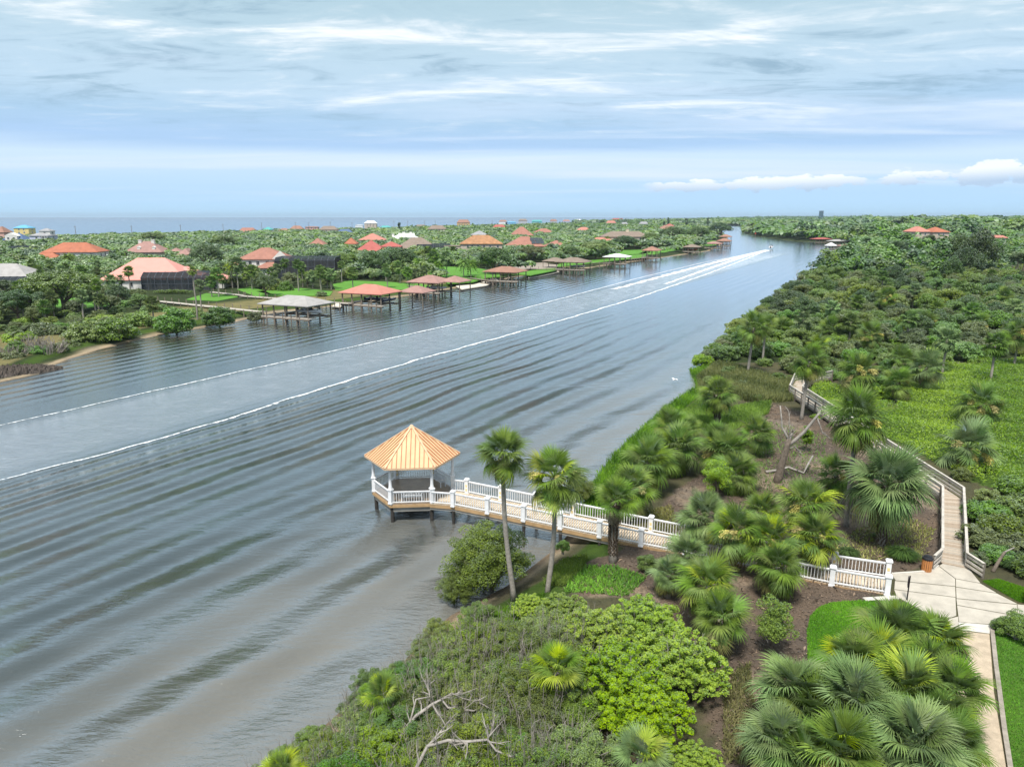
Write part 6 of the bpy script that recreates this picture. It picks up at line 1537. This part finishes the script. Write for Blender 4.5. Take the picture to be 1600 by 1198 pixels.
for a in [(128,541,70,44,4,'dark mangrove bush at the shore left of the sandy strip'),(172,538,80,42,1,'broad mangrove bush behind the sandy strip'),(215,520,60,36,4,'brownish green shore bush right of the sandy strip'),(268,524,70,46,1,'rounded dark mangrove bush dipping over the water'),
          (337,512,58,34,1,'rounded mangrove bush right of the tall thin palm trunks'),(398,505,34,20,2,'grey shore bush left of the grey roofed boathouse'),(60,535,60,34,2,'grey twiggy shrub mass behind the peat bank'),(20,545,60,34,3,'lime and grey shrub at the left edge above the peat bank'),
          (95,505,60,24,3,'bright yellow green shrubs behind the grey twiggy ones'),(35,515,50,24,3,'yellow green bush at the left edge of the far bank'),(185,490,40,24,0,'green shrub in front of the small palms'),(235,497,50,24,0,'light green shrubs in the marsh before the pale boardwalk'),
          (583,440,24,18,3,'lime green round bush at the back of the bright lawn'),(566,438,20,14,3,'smaller lime bush left of the round one'),(425,462,34,28,1,'dark shrub behind the grey roofed boathouse'),(445,463,28,24,1,'dark shrub left of the tall palm trunks'),(580,452,9,9,0,'tiny round tree on the bright lawn'),(8,572,50,26,2,'grey green shrub right behind the left end of the peat bank'),(48,562,50,24,0,'green shrub behind the middle of the peat bank'),(84,556,40,22,2,'grey shrub at the tip of the peat bank'),(105,548,34,18,4,'low olive shrub at the start of the sandy strip'),(300,505,40,26,4,'olive shrub between the two rounded mangroves'),(150,512,60,26,3,'yellow green marsh shrub behind the mangroves'),(120,520,50,22,0,'green marsh shrub left of the shaggy palm')]:
    x, y = at(a[0], a[1]-3, .4); k = y/F; s = a[2]*k/2/1.95
    put_tree('shore_bush', BP[a[4]], x, y+s*.9, .1, (s, s, a[3]*k/2.45), a[5], 'shrubs along the far shore', 'bush')
for a in [(75,552,60,28,'bare grey bush leaning over the end of the peat bank'),(20,560,50,26,'bare grey twigs above the peat bank'),(45,545,50,26,'grey bare shrub behind the peat bank')]:
    x, y = at(a[0], a[1], .8); k = y/F; s = a[2]*k/2/1.9; put_tree('bare_bush', BARE, x, y, .6, (s, s, a[3]*k/2.6), a[4], 'bare bushes at the peat bank', 'bush')
# hedge of the screened pool
hx, hy = at(270, 459, 1.5); hm, _c = crown_mesh('foliage', L_GREEN, 301, 9.5, .8, .75, .6, 300, 9000, .11, clump=.6, low=-1)
t = thing('hedge', 'clipped bright hedge along the front of the screened pool', 'hedge', (hx, hy, 1.5), 0.02); link('foliage', hm, t)

# ------------------------------------------------------------------ scattered trees
AVOID = LAWNS+SANDS+[[(785,420),(800,412),(850,410),(872,414),(868,419),(820,421)], [(225,462),(415,478),(415,494),(225,475)], [(370,456),(550,468),(550,480),(370,468)], [(510,453),(660,455),(640,466),(505,470)]]
AV = [[at(p[0], p[1], 1.5) for p in poly] for poly in AVOID]
def blocked(x, y, r=1.0):
    for hx, hy, a, b in HOUSES:
        if abs(x-hx) < a+r*.6 and hy-b-r*1.0-(y*.035 if x < xr(y) and y < 300 else y*.008 if x < xr(y) else 0) < y < hy+b+r*.6: return True
    X, Y = np.array([x]), np.array([y])
    return any(inpoly(X, Y, p)[0] for p in AV)
rt = random.Random(5)
LABT = ['green leafy tree with a lumpy crown', 'wide leafy tree', 'dark evergreen tree', 'olive green scrub oak', 'grey green scrub tree', 'light green leafy tree']
LABB = ['light green bush', 'mid green bush', 'grey green bush', 'lime green bush', 'olive bush']
LMW = [(1342,582,'the wide flowering palm'),(1448,574,'the dark marsh palm'),(1533,632,'the lone marsh palm'),(1513,700,'the large marsh palm'),(1362,523,'the yellow flowering palm'),(1222,512,'the brownish palm'),
 (1592,522,'the leaning palm at the edge'),(1570,462,'the brown skirted palm'),(1385,465,'the pale trunked palm'),(1448,505,'the half hidden palm'),(1500,450,'the faint palm crown'),(1170,520,'the tall riverside palm'),(1248,440,'the leaning grey snag'),
 (1442,358,'the red roofs'),(1510,370,'the largest dark evergreens'),(1300,430,'the river corner'),(1340,410,'the little waterside pavilion'),(1580,400,'the edge pine'),(1450,420,'the sunken crown'),(1270,540,'the far boardwalk end')]
LMG = [(100,455,'the spreading oak'),(215,435,'the pink roof'),(340,440,'the pink roofed wing'),(405,400,'the rust brown roof'),(480,420,'the black enclosure'),(580,435,'the bright lawn'),(323,400,'the dark rounded oak'),(95,388,'the orange red roof'),(220,388,'the dormered roof'),
 (700,425,'the wide lawn'),(20,430,'the pale grey roof'),(650,385,'the taupe roof'),(170,460,'the small palms'),(40,500,'the peat bank'),(270,510,'the rounded mangrove'),(450,470,'the grey roofed boathouse'),(576,455,'the salmon boathouse roof')]
def zone_r(x, y):
    d = x-xr(y)
    return 'on the river edge' if d < 8 else 'behind the marsh' if y < 140 else 'in the middle of the hammock' if y < 190 else 'far up the hammock'
FMS = []      # low-detail crowns to be joined: x, y, z, R, h, colour class
# near bank
y = 52.0
cand = []
while y < 262:
    x = xr(y)+1.5
    while x < .76*y+12:
        cand.append((x+rt.uniform(-1.2, 1.2), y+rt.uniform(-1.2, 1.2))); x += 3.1+y*.014
    y += 2.7+y*.012
def near_clear(x, y):
    X, Y = np.array([x]), np.array([y])
    if inpoly(X, Y, MARSH)[0] or inpoly(X, Y, MULCHP)[0]: return True
    if y < 100 and x < 33: return True
    if 33 < x < 43 and y < 100: return True
    if y < 112 and x < 41: return True
    return False
nt = nb_ = 0
cand.sort(key=lambda p: p[1])
for x, y in cand:
    if near_clear(x, y) or x > .75*y+9 or blocked(x, y): continue
    d = x-xr(y); z = g_r(x, y)-.1
    bushy = y < 120 or rt.random() < .34
    if bushy and nb_ < 210:
        i = rt.choice((0,0,1,1,3,4,2)) if y < 130 else rt.choice((0,1,2,4)); nb_ += 1
        put_tree('bush', BP[i], x, y, z, rt.uniform(.8, 1.15)*(1 if y < 110 else 1.25), '%s %s' % (LABB[i], near_to(*proj(x, y, z+1.5), LMW)), 'bushes of the near bank woods', 'bush')
    elif nt < 275:
        i = rt.choice((0,1,1,2,3,3,5,5,0,4)); nt += 1
        if 150 < y < 215 and d < 35: i = rt.choice((2,3,3,4))
        put_tree('broadleaf_tree', TP[i], x, y, z, rt.uniform(.75, 1.1)*(1+(y-120)*.0022)*(.8 if d < 6 else 1), '%s %s' % (LABT[i], near_to(*proj(x, y, z+4), LMW)), 'trees of the near bank woods')
    else: FMS.append((x, y, z, 3.4, 5.0, rt.randrange(4)))
for px, py, r, i in [(1330,500,1.9,0),(1420,500,2.0,1),(1480,530,2.1,2),(1555,540,2.0,0),(1340,470,1.9,1),(1430,450,2.0,2),(1465,480,1.8,0),(1520,480,2.0,1),(1300,480,1.8,2),(1550,430,2.0,0),(1490,420,1.9,1),(1255,500,1.9,2),(1380,430,1.8,0),(1585,480,2.1,2),(1400,400,2.0,1),(1350,440,1.8,0)]:
    x, y = at(px, py, 6.5); mid_palm(x, y, g_r(x, y), rt.uniform(4.3, 5.4), r, 'cabbage palm rising from the woods %s' % near_to(px, py, LMW), 'cabbage palms in the near bank woods', i)
# bushes right of the boardwalk and plaza
for px, py, s, i in [(1545,800,1.0,0),(1570,830,1.1,1),(1530,835,.8,2),(1600,800,1.2,0),(1560,860,.7,0),(1590,850,.9,2),(1520,790,.6,3),(1640,850,1.2,1),(1590,760,1.0,0),(1545,770,.7,4),(1505,735,.6,1),(1620,880,.9,4),(1650,930,.9,1),(1530,862,.5,2)]:
    x, y = at(px, py, 2.2); put_tree('bush', BP[i], x, y, 1.3, s*.9, '%s %s' % (('small ' if s < .7 else 'large ' if s > 1.05 else '')+LABB[i], near_to(px, py, [(1475,780,'the boardwalk corner'),(1562,874,'the leaning stump'),(1590,905,'the grassy tuft by the stump'),(1600,800,'the marsh edge'),(1530,862,'the boardwalk mouth'),(1640,880,'the shrub bed')])), 'bushes right of the boardwalk', 'bush')
for px, py, s, i in [(1110,590,.55,4),(1140,575,.6,4),(1195,565,.7,0),(1160,598,.6,2),(1215,590,.7,1),(1235,570,.8,0),(1180,548,.8,1),(1150,610,.45,3),(1185,620,.5,1),(1210,540,.9,0),(1165,545,.7,4),(1280,600,.5,1),(1310,625,.6,3),(1275,645,.4,3)]:
    x, y = at(px, py, 2.0); put_tree('bush', BP[i], x, y, 1.1, s, '%s %s' % (LABB[i], near_to(px, py, [(1170,570,'the tall riverside palm trunk'),(1120,640,'the stout riverside palm'),(1240,595,'the far boardwalk bend'),(1265,640,'the leaning pale palm trunk'),(1090,585,'the marsh point')])), 'bushes in the riverside marsh', 'bush')
for px, Y_, s_ in [(1412,470,.9),(1424,466,1.0),(1436,462,.9),(1448,468,1.0),(1460,466,.9),(1472,470,1.0),(1543,318,1.),(1550,316,.95),(1558,316,.95),(1564,319,1.)]:
    x = (px-800)/F*Y_; FMS.append((x, Y_, g_r(x, Y_)+.5, 4.2*s_, (6.0 if px < 1500 else 8.2)*s_, 0))
# leaning bare trees over the water
for i, (px, py, lb) in enumerate([(1248,440,'bare grey snag leaning over the river from the near bank woods'),(1270,428,'second bare snag leaning over the river farther up')]):
    x, y = at(px+6, py+12, 2); dk = y/F
    deadtree('leaning_snag', lb, 'dead tree', [('trunk', [(x+3,y,1),(x+1,y,3.2),(x-1.2,y,5)], .22, .12), ('branch', [(x-1.2,y,5),(x-2.4,y,6.6),(x-1.8,y,8)], .12, .05), ('branch', [(x-.4,y,4.4),(x-2.4,y,4.6),(x-3.2,y,5.6)], .1, .04), ('branch', [(x+.4,y,4),(x+.2,y,6)], .1, .04)], (x+3,y,1))
# tall trees and pines near the right edge
PINE = tree_proto(L_DARK, 131, 3.6, 15, 7000, .17, .2, .3, ncl=22, clump=.3, hollow=.3, low=-.6)
for i, (px, yy, s, P, lb, nm, ct) in enumerate([(1440,360,1.0,PINE,'tall flat topped pine with bare trunk above the orange red roofs','pine_tree','tree'),(1428,366,.85,PINE,'second slimmer pine left of the orange red roofs','pine_tree','tree'),(1394,340,.85,PINE,'pine with open crown left of the orange red roofs','pine_tree','tree'),
    (1385,352,.75,PINE,'small leaning pine far left of the orange red roofs','pine_tree','tree'),(1408,345,.7,PINE,'slim pine between its larger neighbours','pine_tree','tree'),(1585,240,.8,PINE,'pine with spreading crown at the right edge','pine_tree','tree'),(1578,250,.7,PINE,'bare trunked pine beside the one at the right edge','pine_tree','tree'),
    (1345,420,.8,PINE,'distant pine on the skyline right of the river','pine_tree','tree'),(1520,262,2.5,TP[2],'very large dark evergreen rising right of the red roofs','broadleaf_tree','tree'),(1490,275,2.2,TP[2],'large dark evergreen just right of the red roofs','broadleaf_tree','tree'),
    (1545,300,2.0,TP[0],'large green tree behind the very large dark one','broadleaf_tree','tree'),(1505,250,1.7,TP[2],'dark tree in front of the largest evergreens','broadleaf_tree','tree'),(1480,235,1.4,TP[2],'rounded dark tree at the foot of the largest evergreens','broadleaf_tree','tree')]):
    x = (px-800)/F*yy*1.0; z = g_r(x, yy); put_tree(nm, P, x, yy, z, (s*1.05, s*1.05, s if P is PINE else s*1.5), lb, 'tall trees above the near bank woods', ct)
# far bank individuals
y = 118.0; cl = []
while y < 268:
    x = xl(y)-7
    while x > -.76*y-10:
        cl.append((x+rt.uniform(-1.8, 1.8), y+rt.uniform(-1.6, 1.6))); x -= 4.9+y*.006
    y += 4.6+y*.004
cl.sort(key=lambda p: p[1]); nl_ = np_ = 0
for x, y in cl:
    dd = xl(y)-x
    if blocked(x, y, 2) : continue
    q = proj(x, y, 1.5)
    if 180 < q[0] < 420 and q[1] > 455 and rt.random() < .7: continue
    if dd < 14 and rt.random() < .6: continue
    if 225 < q[0] < 420 and 452 < q[1] < 500: continue
    low = dd < 32
    if rt.random() < (.18 if low else .34):
        np_ += 1; mid_palm(x, y, 1.4, rt.uniform(3.2, 6.2) if not low else rt.uniform(3, 5), rt.uniform(1.7, 2.2), 'fan palm among garden trees %s' % near_to(*proj(x, y, 5), LMG), 'palms among the far bank trees', np_)
    elif low: put_tree('garden_bush', BP[rt.choice((0,1,2,4))], x, y, 1.3, rt.uniform(.7, 1.15), 'garden bush %s' % near_to(*proj(x, y, 2), LMG), 'bushes near the far shore', 'bush'); nl_ += 1
    else:
        i = rt.choice((0,1,2,2,3,4)); nl_ += 1
        put_tree('garden_tree', TP[i], x, y, 1.3, rt.uniform(.7, 1.05), '%s %s' % (LABT[i], near_to(*proj(x, y, 4), LMG)), 'trees between the far bank houses')
# everything farther: woods as one mass on each bank
def far_scatter(xa, xb, y0, y1, zfn, hmul, right):
    y = y0
    while y < y1:
        sp_c = max(5.2, y/62); x = xa(y)
        while x < xb(y):
            X, Y_ = x+rt.uniform(-.4, .4)*sp_c, y+rt.uniform(-.4, .4)*sp_c
            if abs(X) < .78*Y_+15 and not blocked(X, Y_, sp_c*.5):
                R = sp_c*rt.uniform(.55, .95); h = min(R*1.7, 9)*hmul*rt.uniform(.7, 1.3)
                if right and rt.random() < .06: R *= 1.3; h *= 1.7
                FMS.append((X, Y_, zfn(X, Y_), R, h, rt.randrange(4)))
            x += sp_c
        y += sp_c*.85
far_scatter(lambda y: xr(y)+2+y/85, lambda y: .78*y, 262, 2050, g_r, 1.1, True)
far_scatter(lambda y: max(-.78*y, xo(y)+14), lambda y: xl(y)-4-y/85, 268, 2050, g_l, .72, False)
y = 2110
while y < 9000:
    sp_c = y/62; x = xo(y)+sp_c
    while x < .78*y:
        R = sp_c*rt.uniform(.6, .95); FMS.append((x+rt.uniform(-.4,.4)*sp_c, y, 4, R, rt.uniform(7, 15)+smooth(500, 3000, x)*8, rt.randrange(4))); x += sp_c
    y += sp_c*1.3
def woods(name, items, label, seed):
    rg = np.random.default_rng(seed); A = np.array(items, float)
    n_per = np.where(A[:, 1] < 420, 300, np.where(A[:, 1] < 800, 130, 62)).astype(int); print('WOODS', name, len(A), n_per.sum())
    idx = np.repeat(np.arange(len(A)), n_per); n = len(idx)
    # each crown is several lobes
    lob = rg.normal(size=(len(A), 7, 3)); lob /= np.linalg.norm(lob, axis=2, keepdims=True); lob[:, :, 2] = np.abs(lob[:, :, 2])*.8
    lob *= rg.uniform(.35, .75, (len(A), 7, 1)); li = rg.integers(0, 7, n)
    e = rg.normal(size=(n, 3)); e /= np.linalg.norm(e, axis=1, keepdims=True); e[:, 2] = np.where(rg.random(n) < .85, np.abs(e[:, 2]), e[:, 2])
    P = lob[idx, li]+e*.42*rg.uniform(.75, 1, (n, 1))
    R = A[idx, 3]; h = A[idx, 4]
    C = np.stack([A[idx, 0]+P[:, 0]*R, A[idx, 1]+P[:, 1]*R, A[idx, 2]+h*.45+P[:, 2]*h*.5], -1)
    C[:, 2] = np.maximum(C[:, 2], A[idx, 2]+.1)
    N = e*.9+np.array([0, -.1, .7])+rg.normal(size=(n, 3))*.2; N /= np.linalg.norm(N, axis=1, keepdims=True)
    S = R*np.where(n_per[idx] > 150, .115, np.where(n_per[idx] > 100, .165, .24))*rg.uniform(.7, 1.3, n)
    V, Q = cards(C, N, S, rg, .7)
    tint = rg.uniform(0, .55, len(A)); sh = np.clip(tint[idx]*.85+rg.uniform(0, .2, n)+.1*np.clip(P[:, 2], 0, 1), 0, 1)
    mats_ = [L_TREE, L_DARK, L_OAK, L_TREE]
    tag(link(name, raw_mesh(name, V, Q, mats_, A[idx, 5].astype(int), np.repeat(sh, 4))), label, 'woods', kind='stuff')
woods('woods', [a for a in FMS if a[0] > xr(a[1])], 'dense green woods covering the near bank as far as the horizon', 1)
woods('woods', [a for a in FMS if a[0] <= xr(a[1])], 'low trees and dune scrub between the houses of the far bank', 2)
# dark conifers on the skyline
for px, pt, Y, lb in [(628,344.5,1100,'dark narrow conifer against the sea beyond the taupe roof'),(1038,337.5,1500,'tallest narrow conifer on the skyline near the bend'),(1066,338,1500,'second narrow conifer right of the tallest'),(1098,338,1500,'third narrow conifer nearest the river bend'),(1032,343,1350,'small conifer left of the tallest one')]:
    z = 24-(pt-339.5)*Y/F; h = z-3; cm, cc = crown_mesh('crown', L_DARK, int(px), h*.14, h*.14, h*.48, h*.55, 30, 900, .9, clump=.5, low=-.9)
    t = thing('conifer', lb, 'tree', ((px-800)/F*Y, Y, 3), 0, 'narrow conifers on the skyline'); link('crown', cm, t); MB().cyl((0,0,-1),(0,0,h*.9), .4, .1, 6).build('trunk', M_BARK, t)

# ------------------------------------------------------------------ haze
HZ = True
if HZ:
    m = bpy.data.materials.new('haze'); m.use_nodes = True; t = NT(m.node_tree); m.node_tree.nodes.clear()
    v = t.add('ShaderNodeVolumePrincipled'); v.inputs['Color'].default_value = (.72,.85,1,1); v.inputs['Density'].default_value = .00007; v.inputs['Anisotropy'].default_value = .3
    o = t.add('ShaderNodeOutputMaterial'); t.l.new(v.outputs[0], o.inputs['Volume'])
    tag(MB().prism([(-14000,-250),(14000,-250),(14000,12500),(-14000,12500)], -3, 75).build('haze', m), 'thin sea haze over the whole view', 'haze', kind='stuff')
